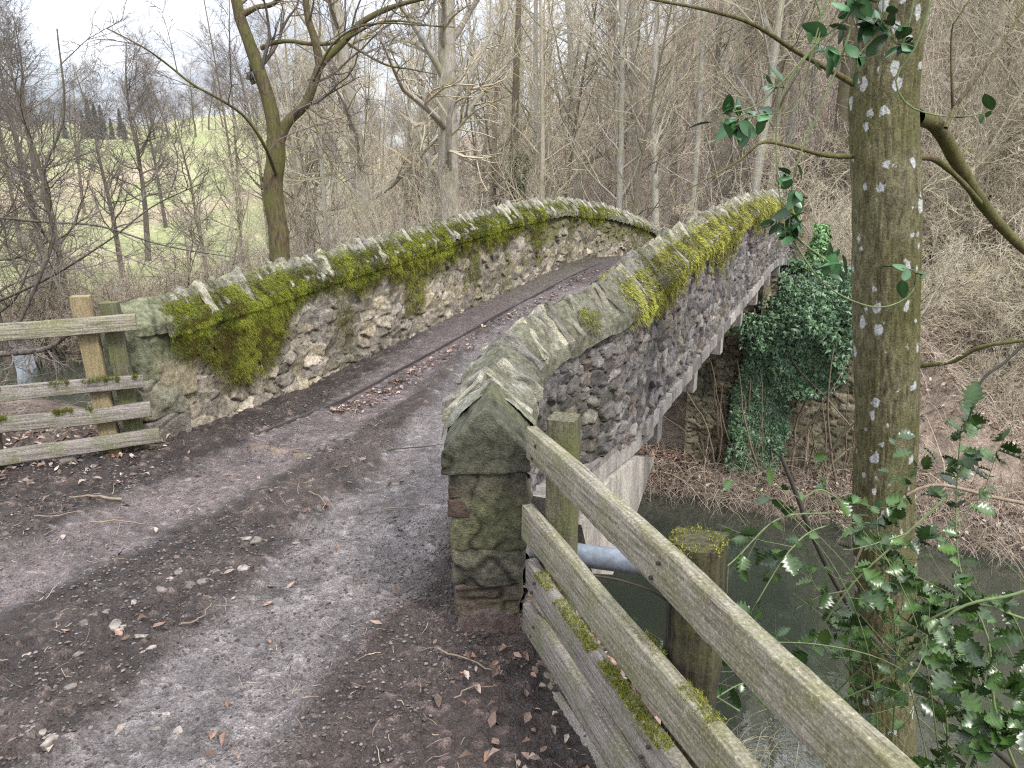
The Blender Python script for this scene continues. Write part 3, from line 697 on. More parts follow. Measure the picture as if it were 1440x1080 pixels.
def prism(mb, poly_sz, P0, d, n, o0, o1, col):
    """polygon in (s,z) on a vertical plane, extruded along n from o0 to o1; convex-ish, fan capped"""
    poly = np.array(poly_sz); m = len(poly)
    A = np.array([[*(np.array(P0)+d*s_+n*o0), z_] for s_, z_ in poly]); B = np.array([[*(np.array(P0)+d*s_+n*o1), z_] for s_, z_ in poly])
    V = np.concatenate([A, B]); Q = [[i, (i+1) % m, m+(i+1) % m, m+i] for i in range(m)]
    T_ = [[0, i+1, i] for i in range(1, m-1)]+[[m, m+i, m+i+1] for i in range(1, m-1)]
    mb.v.append(V); mb.f[4].append(np.array(Q)+mb.n); mb.f[3].append(np.array(T_)+mb.n); mb.c.append(np.tile(col, (len(V), 1))); mb.n += len(V)
nR_ = np.array([dR[1], -dR[0]]); PR = np.array([.49, 4.2])+nR_*.15
STRUT = [(-.7, .02), (-.25, .09), (.32, .03), (.77, -.13), (.25, -.42), (-.12, -.55), (-.5, -.35)]
mb = MB(); prism(mb, STRUT, PR, dR, nR_, -.4, .012, (.34, .31, .27)); mb.build('strut', MAT['streak'], bridge, smooth=False)
mb = MB(); prism(mb, [(-1.0, .27), (-.25, .2), (.95, .2), (.9, .02), (.3, .05), (-.25, .11), (-.9, .02)], PR, dR, nR_, -.3, -.004, (.27, .25, .225)); mb.build('haunch', MAT['streak'], bridge, smooth=False)

# near abutment (stone) under the end of the deck
def wall_box(name, P0, d, n, s0, s1, o0, o1, z0, z1f, seed, pal, sx=.22, sy=.1, step=.025, parent=bridge, relief=.02):
    """stone faced block: the four sides displaced, closed with a top"""
    cs = [np.array(P0)+d*s0+n*o1, np.array(P0)+d*s0+n*o0, np.array(P0)+d*s1+n*o0, np.array(P0)+d*s1+n*o1]
    mb = MB(); acc = 0
    for k in range(4):
        a, b = cs[k], cs[(k+1) % 4]; L = np.linalg.norm(b-a); m = max(3, int(L/step)); w = np.linspace(0, 1, m)
        tdir = (b-a)/L; nn = np.array([tdir[1], -tdir[0]]); cen = sum(cs)/4
        if (a+b)@nn/2 < cen@nn: nn = -nn
        C = a[None]*(1-w[:, None])+b[None]*w[:, None]; z = np.linspace(z0, z1f, max(3, int((z1f-z0)/step)))
        S, Zz = np.meshgrid(acc+w*L, z, indexing='ij'); ed, ih, i2 = stones(S, Zz, sx, sy, seed)
        h = sstep(0, .025, ed); n1 = fbm(S*10, Zz*10, 0, 4, seed+1)
        edge = np.minimum(w, 1-w)[:, None]*L; fade = sstep(0, .06, edge)
        disp = (relief*(h-1)+(ih-.5)*relief+.01*n1)*fade
        P = C[:, None]+nn[None, None]*disp[..., None]
        pa = np.array(pal); c = pa[(i2*len(pa)*.999).astype(int)]*(.7+.6*ih[..., None]); c = c*(.35+.65*h[..., None])*(1+.4*n1[..., None])
        mb.add(np.concatenate([P, Zz[..., None]], -1), grid(*Zz.shape), np.clip(c, .01, .6).reshape(-1, 3)); acc += L
    top = np.array([[*c_, z1f] for c_ in cs]); mb.add(top, [[0, 1, 2, 3]], pal[0]); return mb.build(name, MAT['rock'], parent)
olive = [(.2, .185, .12), (.25, .225, .15), (.16, .145, .1), (.29, .255, .18)]
wall_box('abutment', (0, 0), dT, nU, 3.35, 4.2, -4.45, -1.6, -4, -.2, 101, olive)
wall_box('abutment', (0, 0), dT, nU, 11.85, 12.7, -2.78, -1.75, -4, .12, 103, olive, .26, .09, .02, relief=.03)
wall_box('abutment', (0, 0), dT, nU, 13.0, 13.6, -4.45, -1.85, -4, .0, 104, olive, .26, .09, .03)
wall_box('wing_wall', (0, 0), dT, nU, 12.0, 12.45, -1.77, .1, -4, -.25, 105, olive, .26, .09, .025)

# ------------------------------------------------------------------ fences
def board(mb, A, B, th, z0, z1, nrm, col=(1, 1, 1), warp=.006, seed=0, n=40, bev=.004):
    """plank from A to B (plan), bottom z0/top z1 tuples at both ends"""
    A, B = np.array(A), np.array(B); w = np.linspace(0, 1, n); C = A[None]*(1-w[:, None])+B[None]*w[:, None]
    zb = z0[0]*(1-w)+z0[1]*w; zt = z1[0]*(1-w)+z1[1]*w; L = np.linalg.norm(B-A)
    wv = warp*fbm(w*L*1.5, 0*w, seed, 2, seed); wz = warp*.8*fbm(w*L*1.3, 0*w+3, seed, 2, seed+1)
    o = [(0, bev), (0, 1), (bev, 1.1), (th-bev, 1.1), (th, 1), (th, bev), (th-bev, 0), (bev, 0)]
    offs = np.array([0, 0, bev, th-bev, th, th, th-bev, bev]); hz = np.array([0, 1, 1, 1, 1, 0, 0, 0]); bz = np.array([bev, -bev, 0, 0, -bev, bev, 0, 0])
    j = .0016*fbm((w*L*30)[:, None], np.arange(8)[None]*5., seed, 3, seed+2)
    P = C[:, None]+np.array(nrm)[None, None]*(offs[None]+wv[:, None]+j)[..., None]
    z = zb[:, None]+(zt-zb)[:, None]*hz[None]+bz[None]+wz[:, None]+j*1.5
    V = np.concatenate([P, z[..., None]], -1); V = np.concatenate([V, V[:, :1]], 1)
    mb.add(V, grid(n, 9), col)
    for e_, fl in ((0, 1), (n-1, 0)):
        q = V[e_, :8]; f = [[0, k, k+1] for k in range(1, 7)]; mb.add(q, f, col)
def post(mb, x, y, z0, z1, w, d, rot, seed, rough=.003, slope=0., n=26, lean=(0, 0), zf=14):
    zs = np.linspace(z0, z1, n); pr_ = []
    for a, b in ((-1, -1), (-.9, -1), (0, -1), (.9, -1), (1, -1), (1, -.9), (1, 0), (1, .9), (1, 1), (.9, 1), (0, 1), (-.9, 1), (-1, 1), (-1, .9), (-1, 0), (-1, -.9), (-1, -1)): pr_.append((a*w/2*(.97 if abs(a) == abs(b) else 1), b*d/2*(.97 if abs(a) == abs(b) else 1)))
    pr_ = np.array(pr_); k = len(pr_); cr, sr = math.cos(rot), math.sin(rot)
    jx = rough*fbm(zs[:, None]*zf, pr_[None, :, 0]*60+pr_[None, :, 1]*43, seed, 4, seed)*2.; jx[:, -1] = jx[:, 0]
    s_ = 1+jx/w*2
    X = pr_[None, :, 0]*s_; Y = pr_[None, :, 1]*s_
    lz = (zs-z0)[:, None]
    V = np.stack([x+X*cr-Y*sr+lean[0]*lz, y+X*sr+Y*cr+lean[1]*lz, zs[:, None]+0*X+slope*(lz/(z1-z0))**8*X], -1)
    mb.add(V, grid(n, k)); top = np.concatenate([V[-1, :-1], V[-1, :-1].mean(0)[None]]); m = k-1
    mb.add(top, [[m, i, (i+1) % m] for i in range(m)])
rf = thing('timber_fence', 'algae stained timber fence in the right foreground beside the dark parapet end', 'fence', (.3, 1.8, 0))
A = FP; 
def RP(s): return FP - FD*s        # s metres towards the camera
# rails : (top at far end, bottom at far end, start offset)
for k, (zt, zb, s0, s1, mt) in enumerate([(.86, .745, -.02, 3.2, 'rail'), (.565, .435, -.03, 3.2, 'rail'), (.35, .235, -.04, 3.2, 'rail2'), (.17, .06, -.05, 3.2, 'rail2')]):
    mb = MB(); board(mb, RP(s0), RP(s1), .042, (zb, zb-.005), (zt, zt-.01), FN, seed=201+k, n=70, warp=.012); mb.build('rail', MAT[mt], rf)
mb = MB(); board(mb, RP(.0), RP(3.2), .03, (-.1, -.1), (.015, .03), FN, seed=209, n=60, warp=.02); mb.build('kickboard', MAT['rail2'], rf)
mb = MB(); p = RP(.06)+FN*.105; post(mb, p[0], p[1], -1.2, .915, .095, .1, -.32, 211, .002); mb.build('post', MAT['postgreen'], rf)
mb = MB(); p = RP(.90)+FN*.105; post(mb, p[0], p[1], -1., .865, .125, .12, -.4, 212, .022, n=60, zf=1.8); po = mb.build('post', MAT['postold'], rf); tag(po, 'rotten split post with a mossy top')
mb = MB(); p = RP(2.2)+FN*.105; post(mb, p[0], p[1], -1., .95, .1, .1, -.32, 213, .002); mb.build('post', MAT['postgreen'], rf)
def nail(x, y, z):
    mb = MB(); d_ = np.array([*(-FN), 0.]); P_ = np.array([[x, y, z], [x, y, z]])+d_*np.array([[-.004], [.0035]]); v, f = tubes(P_[None], np.full((1, 2), .0055), 8); mb.add(v, f); mb.add(np.concatenate([v[-8:], v[-8:].mean(0)[None]]), [[8, i, (i+1) % 8] for i in range(8)]); mb.build('nail', MAT['stemdark'], rf, col=False)
for zc in (.80, .50, .29, .115):
    for sn in (.04, .88, 2.2):
        for dz_ in (-.028, .026): q = RP(sn+.03*(dz_ > 0)); nail(q[0], q[1], zc+dz_)
def moss_patch(name, pts, nrm_up, n, L, ca, cb, parent, seed, spread):
    rng = np.random.default_rng(seed); P = pts[rng.integers(0, len(pts), n)] + rng.normal(0, 1, (n, 3))*np.array(spread)
    D = np.array([0, 0, 1.])+rng.normal(0, .8, (n, 3)); D[:, 2] = np.abs(D[:, 2])*.8; D /= np.linalg.norm(D, axis=1, keepdims=True)
    W = rng.normal(size=(n, 3)); W /= np.linalg.norm(W, axis=1, keepdims=True); l = L*rng.uniform(.4, 1.2, n)[:, None]
    V = np.stack([P-W*.0016, P+W*.0016, P+D*l], 1).reshape(-1, 3); i = np.arange(n)*3
    mix = rng.random((n, 1)); c = (np.array(ca)*(1-mix)+np.array(cb)*mix)*rng.uniform(.6, 1.3, (n, 1))
    mb = MB(); mb.add(V, np.stack([i, i+1, i+2], 1), np.repeat(c, 3, 0)); o = mb.build(name, MAT['moss'], parent, smooth=False); tag(o, kind='stuff')
    return o
# moss along the tops of rails two and three
def rail_moss(zt, ranges, n, seed):
    rng = np.random.default_rng(seed); pts = []
    for a, b, wgt in ranges:
        m = int(400*wgt); s = rng.uniform(a, b, m); ok_ = noise(s*14, s*0, 0, seed) > -.35; s = s[ok_]
        o = rng.uniform(.004, .04, len(s)); q = FP[None]-FD[None]*s[:, None]+FN[None]*o[:, None]
        pts.append(np.concatenate([q, np.full((len(s), 1), zt-.001)], 1))
    moss_patch('moss', np.concatenate(pts), 1, n, .012, (.10, .11, .02), (.26, .27, .05), rf, seed, (.004, .004, .003))
rail_moss(.562, [(.42, .52, .5), (.8, 1.15, 1), (1.3, 2.2, 1.5)], 14000, 221)
rail_moss(.347, [(.06, .75, 2), (.75, 1.6, 2)], 20000, 223)
p = RP(.90)+FN*.105; moss_patch('moss', np.array([[p[0]+.05*math.cos(a)*q, p[1]+.05*math.sin(a)*q, 0.855] for a in np.linspace(0, 6.2, 30) for q in (.9, 1.1)]), 1, 2600, .009, (.10, .11, .02), (.24, .25, .05), rf, 225, (.008, .008, .008))

lf = thing('timber_fence', 'low four rail fence with mossy boards left of the pale parapet end above the river', 'fence', (-2.9, 4.3, 0))
LA = np.array([-2.255, 4.535]); LD = np.array([-.94, -.34]); LN = np.array([-.34, .94])
for k, (zt, zb, e0, mt) in enumerate([((.885, .93), (.785, .83), -.0, 'rail'), ((.515, .55), (.435, .44), -.0, 'rail2'), ((.345, .35), (.25, .265), -.02, 'rail2'), ((.165, .13), (.075, .03), -.05, 'rail2')]):
    mb = MB(); board(mb, LA-LD*(-e0)*-1*0 - LD*(-e0), LA+LD*2.2, .035, (zb[0], zb[1]-.06), (zt[0], zt[1]-.06), LN, seed=231+k, n=50, warp=.02); mb.build('rail', MAT['l'+mt], lf)
p = LA+LD*.19+LN*.09; mb = MB(); post(mb, p[0], p[1], -.8, 1.0, .105, .09, .3, 241, .002, lean=(-.06, 0)); tag(mb.build('post', MAT['posttan'], lf), 'newer tan post')
p = LA+LD*.05+LN*.12; mb = MB(); post(mb, p[0], p[1], -.8, .95, .1, .09, .3, 242, .005, lean=(-.06, 0)); tag(mb.build('post', MAT['postgreen'], lf), 'older dark green post')
p = LA+LD*.86+LN*.09; mb = MB(); post(mb, p[0], p[1], -.8, .62, .08, .08, .3, 243, .005); mb.build('post', MAT['postgreen'], lf)
pts = []
rg = np.random.default_rng(7)
for zt0, zt1, a, b in ((.515, .50, .0, 1.1), (.345, .30, .3, .9)):
    s = rg.uniform(a, b, 500); s = s[noise(s*11, s*0, 0, 8) > -.2]; q = LA[None]+LD[None]*s[:, None]+LN[None]*rg.uniform(-.003, .03, len(s))[:, None]
    pts.append(np.concatenate([q, (zt0+(zt1-zt0)*s/2.2-.018*rg.random(len(s)))[:, None]], 1))
moss_patch('moss', np.concatenate(pts), 1, 9000, .014, (.06, .07, .015), (.15, .16, .03), lf, 245, (.004, .004, .008))

# pipe
P = smoothline([at(740, 769, 3.15), at(790, 777, 3.08), at(885, 790, 2.95), at(935, 800, 2.88), at(962, 815, 2.84), at(975, 880, 2.84), at(980, 1000, 2.9), at(985, 1150, 3.)], 40)
pw = thing('grey_pipe', 'grey metal pipe crossing behind the right fence under the bridge end', 'pipe', tuple(P[0]))
mb = MB(); v, f = tubes(P[None], np.full((1, 40), .05), 24); mb.add(v, f); mb.add(np.concatenate([v[-24:], v[-24:].mean(0)[None]]), [[24, i, (i+1) % 24] for i in range(24)]); mb.build('pipe_run', MAT['pipe'], pw)
mb = MB(); v, f = tubes(P[None, 14:16], np.full((1, 2), .058), 24); mb.add(v, f); mb.build('collar', MAT['pipe'], pw)

# ------------------------------------------------------------------ trees
def proto(kind, seed):
    rng = np.random.default_rng(seed)
    if kind == 'pole':      # tall slender woodland tree
        H, r0, lean, n1, n2, n3, lr, ang = rng.uniform(13, 17), rng.uniform(.09, .15), .02, 28, 8, 8, .25, 50; t0 = .2
    elif kind == 'big':
        H, r0, lean, n1, n2, n3, lr, ang = rng.uniform(18, 22), rng.uniform(.26, .34), .02, 26, 8, 7, .24, 50; t0 = .22
    elif kind == 'alder':
        H, r0, lean, n1, n2, n3, lr, ang = rng.uniform(9, 12), rng.uniform(.11, .16), .05, 34, 11, 10, .36, 58; t0 = .3
    elif kind == 'multi':
        H, r0, lean, n1, n2, n3, lr, ang = rng.uniform(7, 10), rng.uniform(.05, .08), .06, 14, 7, 7, .3, 40; t0 = .12
    elif kind == 'shrub':
        H, r0, lean, n1, n2, n3, lr, ang = rng.uniform(2.4, 3.6), .025, .1, 11, 7, 5, .42, 50; t0 = .08
    ns = {'multi': 5, 'shrub': 12}.get(kind, 1)
    P0 = np.zeros((ns, 3)); P0[:, 2] = -.4 if kind != 'shrub' else -.1; P0[:, :2] = rng.normal(0, .12 if ns > 1 else 0, (ns, 2))
    D = np.zeros((ns, 3)); D[:, 2] = 1; D[:, :2] = rng.normal(0, .03 if ns == 1 else (.22 if kind == 'multi' else .75), (ns, 2)); D /= np.linalg.norm(D, axis=1, keepdims=True)
    L = H*rng.uniform(.75, 1, ns); P1, R1 = grow(rng, P0, D, L, np.full(ns, r0)*rng.uniform(.7, 1, ns), 16, lean*(2 if kind == 'shrub' else 1.), .02, .12, .25 if kind == 'shrub' else 0)
    R1[:, 0] *= 1.25
    wd = MB(); v, f = tubes(P1, R1, 9 if ns == 1 else 7); wd.add(v, f)
    p, d, l, r = sprout(rng, P1, R1, n1, t0, .99, ang, lr, .42, L)
    r = np.maximum(r, .008); P2, R2 = grow(rng, p, d, l, r, 8, .13, .07, .2); v, f = tubes(P2, R2, 5)
    (wd if kind in ('big', 'alder') else wd).add(v, f)
    tw = MB()
    p, d, l3, r = sprout(rng, P2, R2, n2, .15, .98, 45, .5, .5, l); r = np.maximum(r, .004); P3, R3 = grow(rng, p, d, l3, r, 6, .16, .04, .3); v, f = tubes(P3, R3, 3); tw.add(v, f)
    p, d, l4, r = sprout(rng, P3, R3, n3, .15, 1., 42, .55, .6, l3); r = np.maximum(r, .0045 if kind == 'alder' else .0032); P4, R4 = grow(rng, p, d, l4, r, 4, .16, .02, .5); v, f = tubes(P4, R4, 3); tw.add(v, f)
    return wd, tw
PROT = {}
def make_tree(kind, seed, bark, twig, name, label, cat='tree', group=None):
    wd, tw = proto(kind, seed)
    o = thing(name, label, cat, (0, 0, 0), group)
    wd.build('trunk' if kind != 'shrub' else 'stems', MAT[bark], o, col=False); tw.build('crown', MAT[twig], o, smooth=False, col=False); return o
def place(o, x, y, rz, sc=1., dz=0.):
    o.location = (x, y, float(ground_z(np.array(x), np.array(y), False))+dz); o.rotation_euler = (0, 0, rz); o.scale = (sc, sc, sc)
rng = np.random.default_rng(77)
used = set()
def inst(key, kind, seed, bark, twig, name, label, cat='tree', group=None):
    if key not in PROT: PROT[key] = make_tree(kind, seed, bark, twig, name, label, cat, group)
    o = PROT[key] if key not in used else dup(PROT[key])
    used.add(key); o['label'] = label
    if group: o['group'] = group
    elif 'group' in o: del o['group']
    o.name = name
    return o
# hillside woodland
POLES = [('p%d' % k, 'pole', 300+k, b, t) for k, (b, t) in enumerate([('b_pale', 't_pale'), ('b_mid', 't_mid'), ('b_pale', 't_pale'), ('b_grey', 't_mid'), ('b_pale', 't_pale')])]
cnt = 0; spots = []
tries = 0
while cnt < 175 and tries < 9000:
    tries += 1
    a = rng.uniform(-.28, 1.05); D = 17+48*rng.random()**1.1
    y = D/math.sqrt(1+a*a); x = a*y; t, u = TU(x, y)
    if t < 13.5 + (4 if a < .1 else 0) or any((x-q[0])**2+(y-q[1])**2 < (.8+.02*D)**2 for q in spots): continue
    if a < -.05 and D < 24: continue
    if abs(u+2.75) < 2.6 and t < 20: continue
    spots.append((x, y)); k = cnt % len(POLES)
    zone = ('slender bare tree in the wood on the slope right of the bridge', 'slender trees on the slope right of the bridge') if a > .3 else ('slender bare tree in the wood beyond the far end of the bridge', 'slender trees beyond the bridge')
    key, kd, sd, bk, tw_ = POLES[k]
    o = inst(key, kd, sd, bk, tw_, 'bare_tree', zone[0], group=zone[1]); place(o, x, y, rng.uniform(0, 6.28), rng.uniform(.65, 1.1)); cnt += 1
# chosen individual trees
def near_px(px, Y): 
    return at(px, 300, Y)[:2]
SPEC = [
 ('bg', 'big', 411, 'b_grey', 't_pale', 640, 20.5, 1.05, 'straight pale grey trunk rising behind the mossy left parapet', 'tall_tree'),
 ('bg', 'big', 411, 'b_grey', 't_pale', 520, 22, .95, 'grey trunk just right of the forked mossy tree, leaning a little', 'tall_tree'),
 ('bg2', 'big', 412, 'b_mid', 't_mid', 1170, 19, .95, 'brown trunk close behind the far end of the right parapet', 'tall_tree'),
 ('bg3', 'big', 413, 'b_pale', 't_pale', 690, 29, .8, 'thinner pale trunk just right of the straight grey trunk', 'tall_tree'),
 ('bg3', 'big', 413, 'b_pale', 't_pale', 945, 24, .62, 'pale slim trunk above the point where the two parapets cross', 'tall_tree'),
]
for key, kd, sd, bk, tw_, px, Y, sc, lab, nm in SPEC:
    o = inst(key, kd, sd, bk, tw_, nm, lab); x, y = near_px(px, Y); place(o, x, y, rng.uniform(0, 6), sc)
    if 'leaning' in lab: o.rotation_euler = (0, rad(-5), 1.)
for k, (px, Y, sc) in enumerate([(868, 19, 1.1), (905, 22, 1.3), (930, 18.5, .9), (972, 20, 1.25), (1012, 24, 1.4), (1052, 19, 1.1), (1098, 21, 1.35), (1130, 24, 1.2), (1330, 20, 1.2), (1390, 23, 1.3), (820, 26, 1.3), (770, 24, 1.1), (600, 27, 1.3), (560, 30, 1.3), (735, 30, 1.4), (455, 26, 1.1)]):
    o = inst('pp%d' % (k % 3), 'pole', 350+k % 3, 'b_trunk', 't_pale', 'pale_trunk_tree', 'tall bare tree with a pale grey trunk standing out in the wood behind the bridge', group='pale trunked trees behind the bridge')
    x, y = near_px(px, Y); place(o, x, y, rng.uniform(0, 6), sc)
# left valley trees
LSP = [(-20, 19, .95, 'al', 'twin stemmed'), (75, 21, 1., 'al2', ''), (160, 30, .9, 'al', ''), (285, 25, .75, 'al2', ''), (333, 28, .8, 'al3', ''), (230, 46, .9, 'al', ''), (20, 38, 1.1, 'al3', ''), (120, 50, 1., 'al2', ''), (340, 50, 1.1, 'al3', ''), (430, 34, 1.0, 'al', ''), (470, 44, 1.2, 'al2', ''), (-90, 25, 1.1, 'al3', ''), (-200, 22, 1., 'al', ''), (50, 30, 1.2, 'al', ''), (200, 36, 1.1, 'al', ''), (375, 38, 1.1, 'al2', ''), (-45, 23, 1.1, 'al2', ''),  (420, 55, 1.4, 'al2', ''), (60, 64, 1.4, 'al', ''), (-160, 36, 1.2, 'al2', '')]
LLAB = {75: 'dark bare alder on the far river bank above the left fence', 285: 'bare alder with two thin stems just left of the forked mossy tree', 333: 'slim straight bare tree against the green field, nearest left of the forked mossy tree', -20: 'dark bare tree cut by the left edge of the photo'}
KM = {'al': ('alder', 501, 'b_dark', 't_dark'), 'al2': ('alder', 502, 'b_mid', 't_dark'), 'al3': ('pole', 503, 'b_mid', 't_dark')}
for px, Y, sc, key, _ in LSP:
    lab = LLAB.get(px); kd, sd, bk, tw_ = KM[key]
    o = inst(key, kd, sd, bk, tw_, 'bare_tree', lab or 'dark twiggy bare tree in the valley meadow at the left', group=None if lab else 'dark trees in the valley')
    x, y = near_px(px, Y); place(o, x, y, rng.uniform(0, 6), sc)
for k, (px, Y, sc) in enumerate([(300, 20, .8), (540, 20, .9), (590, 19, .8), (760, 21, .8), (820, 24, .9), (880, 20, .7), (1020, 22, .8), (1340, 15, .7), (1420, 17, .8), (1480, 14, .8), (700, 19, .8)]):
    o = inst('mu%d' % (k % 2), 'multi', 520+k % 2, 'b_pale', 't_pale', 'coppiced_tree', 'many stemmed coppiced tree of thin pale poles behind the bridge', group='coppiced trees behind the bridge')
    x, y = near_px(px, Y); place(o, x, y, rng.uniform(0, 6), sc)
# skyline trees beyond the field
k = 0
for px in np.arange(-160, 620, 9.5):
    Y = rng.uniform(112, 150) if px < 220 else rng.uniform(95, 150)
    x, y = near_px(px, Y)
    if 128 < px < 205: continue
    o = inst('fa%d' % (k % 2), 'alder', 530+k % 2, 'b_mid', 't_far', 'skyline_tree', 'small bare tree in the wood along the skyline beyond the green field', group='skyline trees'); place(o, x, y, rng.uniform(0, 6), rng.uniform(.55, .95)); k += 1
# conifers
def conifer(seed):
    rg_ = np.random.default_rng(seed); o = thing('conifer', '', 'conifer'); H = 10
    mb = MB(); v, f = tubes(np.array([[[0, 0, -.5], [0, 0, H*.5], [0, 0, H]]]), np.array([[.16, .1, .02]]), 7); mb.add(v, f); mb.build('trunk', MAT['b_dark'], o, col=False)
    n = 420; h = rg_.random(n)**.8; z = .8+h*(H-.9); th = rg_.uniform(0, 6.28, n); L = (1-h)*1.9+.18; D = np.stack([np.cos(th), np.sin(th), np.full(n, -.12)], 1)
    P, R = grow(rg_, np.stack([0*z, 0*z, z], 1), D, L*rg_.uniform(.6, 1.1, n), np.full(n, .02), 5, .05, -.03)
    p, d, l, r = sprout(rg_, P, R, 12, .2, 1, 50, .3, 1, L+.4); W = np.cross(d, rg_.normal(size=d.shape)); W /= np.linalg.norm(W, axis=1, keepdims=True); l = l[:, None]+.12
    V = np.stack([p-W*.05, p+W*.05, p+d*l], 1).reshape(-1, 3); i = np.arange(len(p))*3
    mb = MB(); mb.add(V, np.stack([i, i+1, i+2], 1)); v, f = tubes(P, R, 3); mb.add(v, f); mb.build('crown', MAT['conifer'], o, smooth=False, col=False); return o
cf = conifer(9)
for k, (px, Y, sc) in enumerate([(134, 116, .62), (143, 112, .8), (152, 118, .75), (160, 114, .7), (185, 110, .6), (190, 98, .33), (172, 120, .5), (108, 118, .5)]):
    o = cf if k == 0 else dup(cf); x, y = near_px(px, Y); place(o, x, y, k, sc*.72)
    if k == 5: o['label'] = 'small dark conifer standing apart at the field edge right of the conifer clump'
    else: o['label'] = 'dark blue green conifer in the clump on the skyline beyond the field'; o['group'] = 'skyline conifers'

# main forked mossy tree
MY = 16.5
def W_(px, py, dy=0.): return at(px, py, MY+dy)
def limbtree(name, label, limbs, bark, twigm, seed, tw_n=(7, 7, 6), tw_lr=(.55, .5, .5), k=12, twig_from=1, minr=.004, gap=.0):
    rg_ = np.random.default_rng(seed); base = limbs[0][0][0]
    o = thing(name, label, 'tree', tuple(base)); wd = MB(); tw = MB(); bo = MB()
    for j, (pts, r0, r1) in enumerate(limbs):
        fine_ = name == 'lichen_tree' and j == 0
        P = smoothline(pts, 420 if fine_ else (48 if j < 3 else 24)); S = len(P); R = np.linspace(r0, r1, S)
        P = P + (np.stack([noise(P[:, 2]*2, P[:, 0]*2, j, seed+q) for q in range(3)], 1)*r0*.22)*np.linspace(0, 1, S)[:, None].clip(0, 1)
        if j == 0: R = R*(1+.35*np.exp(-np.arange(S)/3.))
        R = R*(1+(.03 if fine_ else .07)*noise(np.arange(S)*(.02 if fine_ else .35), j, 0, seed))
        kk = 150 if fine_ else (k if j < 4 else 8)
        v, f = tubes(P[None], R[None], kk)
        ctr = np.repeat(P, kk, 0); d = v-ctr; v = ctr + d*(1+.07*noise(v[:, 0]*4/r0*.1, v[:, 1]*4/r0*.1, v[:, 2]*1.2, seed+3))[:, None]
        if fine_:
            d = v-ctr; an = np.arctan2(d[:, 1], d[:, 0]); cx_, cy_ = np.cos(an), np.sin(an)
            rdg = np.abs(fbm(cx_*9, cy_*9, v[:, 2]*2.4, 4, 31)); kn = fbm(cx_*2, cy_*2, v[:, 2]*2.5, 3, 32)
            band = sstep(.55, .8, noise(v[:, 2]*3.1, 0*an, 0, 33))
            v = ctr + d*(1-.045*sstep(.14, .0, rdg)+.035*kn+.02*fbm(cx_*16, cy_*16, v[:, 2]*14, 3, 34)+.02*band)[:, None]
        (bo if name == 'lichen_tree' and j else wd).add(v, f)
        if j >= twig_from:
            L = np.array([np.linalg.norm(np.diff(P, axis=0), axis=1).sum()])
            p, d, l, r = sprout(rg_, P[None], R[None], tw_n[0], .15, .98, 50, tw_lr[0], .35, L); r = np.clip(r, minr*2, .05); l = np.clip(l, .3, 3.2)
            P2, R2 = grow(rg_, p, d, l, r, 9, .17, .03, .25); v, f = tubes(P2, R2, 5); tw.add(v, f)
            p, d, l3, r = sprout(rg_, P2, R2, tw_n[1], .15, .98, 45, tw_lr[1], .55, l); r = np.maximum(r, minr*1.3); P3, R3 = grow(rg_, p, d, l3, r, 7, .17, .02, .3); v, f = tubes(P3, R3, 4); tw.add(v, f)
            p, d, l4, r = sprout(rg_, P3, R3, tw_n[2], .1, 1., 42, tw_lr[2], .6, l3); r = np.maximum(r, minr); P4, R4 = grow(rg_, p, d, l4, r, 5, .17, .01, .5); v, f = tubes(P4, R4, 3); tw.add(v, f)
    if bo.n: bo.build('boughs', MAT['b_main'], o, col=False)
    wd.build('trunk', MAT[bark], o, col=False); tw.build('crown', MAT[twigm], o, smooth=False, col=False); return o
s_ = MY/1080*.76
main_limbs = [
 ([W_(402, 520), W_(397, 400), W_(392, 330), W_(386, 265), W_(387, 200)], 19*s_, 17*s_),
 ([W_(386, 215), W_(383, 165), W_(368, 110), W_(350, 60), W_(336, 20), W_(320, -50), W_(300, -140), W_(290, -260)], 13.5*s_, 4*s_),
 ([W_(390, 215), W_(402, 175), W_(428, 148), W_(442, 115), W_(452, 90), W_(480, 62), W_(510, 30), W_(560, 8), W_(640, -12, -.5)], 10*s_, 2.*s_),
 ([W_(450, 92), W_(444, 60), W_(433, 25), W_(428, -20), W_(425, -110), W_(440, -220)], 7*s_, 2*s_),
 ([W_(367, 68), W_(385, 60), W_(410, 58), W_(440, 62), W_(480, 58), W_(540, 30, -.5), W_(620, 38, -1)], 4*s_, 1*s_),
 ([W_(343, 20), W_(362, 10), W_(385, 5), W_(410, -20), W_(450, -80)], 5*s_, 2*s_),
 ([W_(388, 245, -.2), W_(372, 205, -1), W_(345, 165, -1.5), W_(310, 140, -2), W_(270, 118, -2.3), W_(235, 90, -2.5), W_(200, 65, -3), W_(150, 40, -3)], 3.5*s_, .8*s_),
 ([W_(357, 118), W_(350, 104), W_(352, 112)], 4.5*s_, 4*s_),
 ([W_(490, 62), W_(540, 90, -.5), W_(580, 98, -1), W_(615, 104, -1.2)], 2.5*s_, .8*s_),
 ([W_(440, 145), W_(470, 128, -.5), W_(505, 108, -1)], 2*s_, .6*s_),
 ([W_(428, 150), W_(450, 190, -1), W_(470, 240, -1.2), W_(500, 275, -1.5)], 1.3*s_, .5*s_),
 ([W_(440, 115, -.5), W_(470, 60, -1), W_(520, 34, -1.5), W_(600, 36, -2), W_(640, 38, -2)], 2.2*s_, .9*s_),
]
limbtree('forked_tree', 'mossy green tree with a forked trunk standing behind the left parapet', main_limbs, 'b_main', 't_dark', 601, (7, 6, 5), (.5, .5, .5), 18, 1, .005)

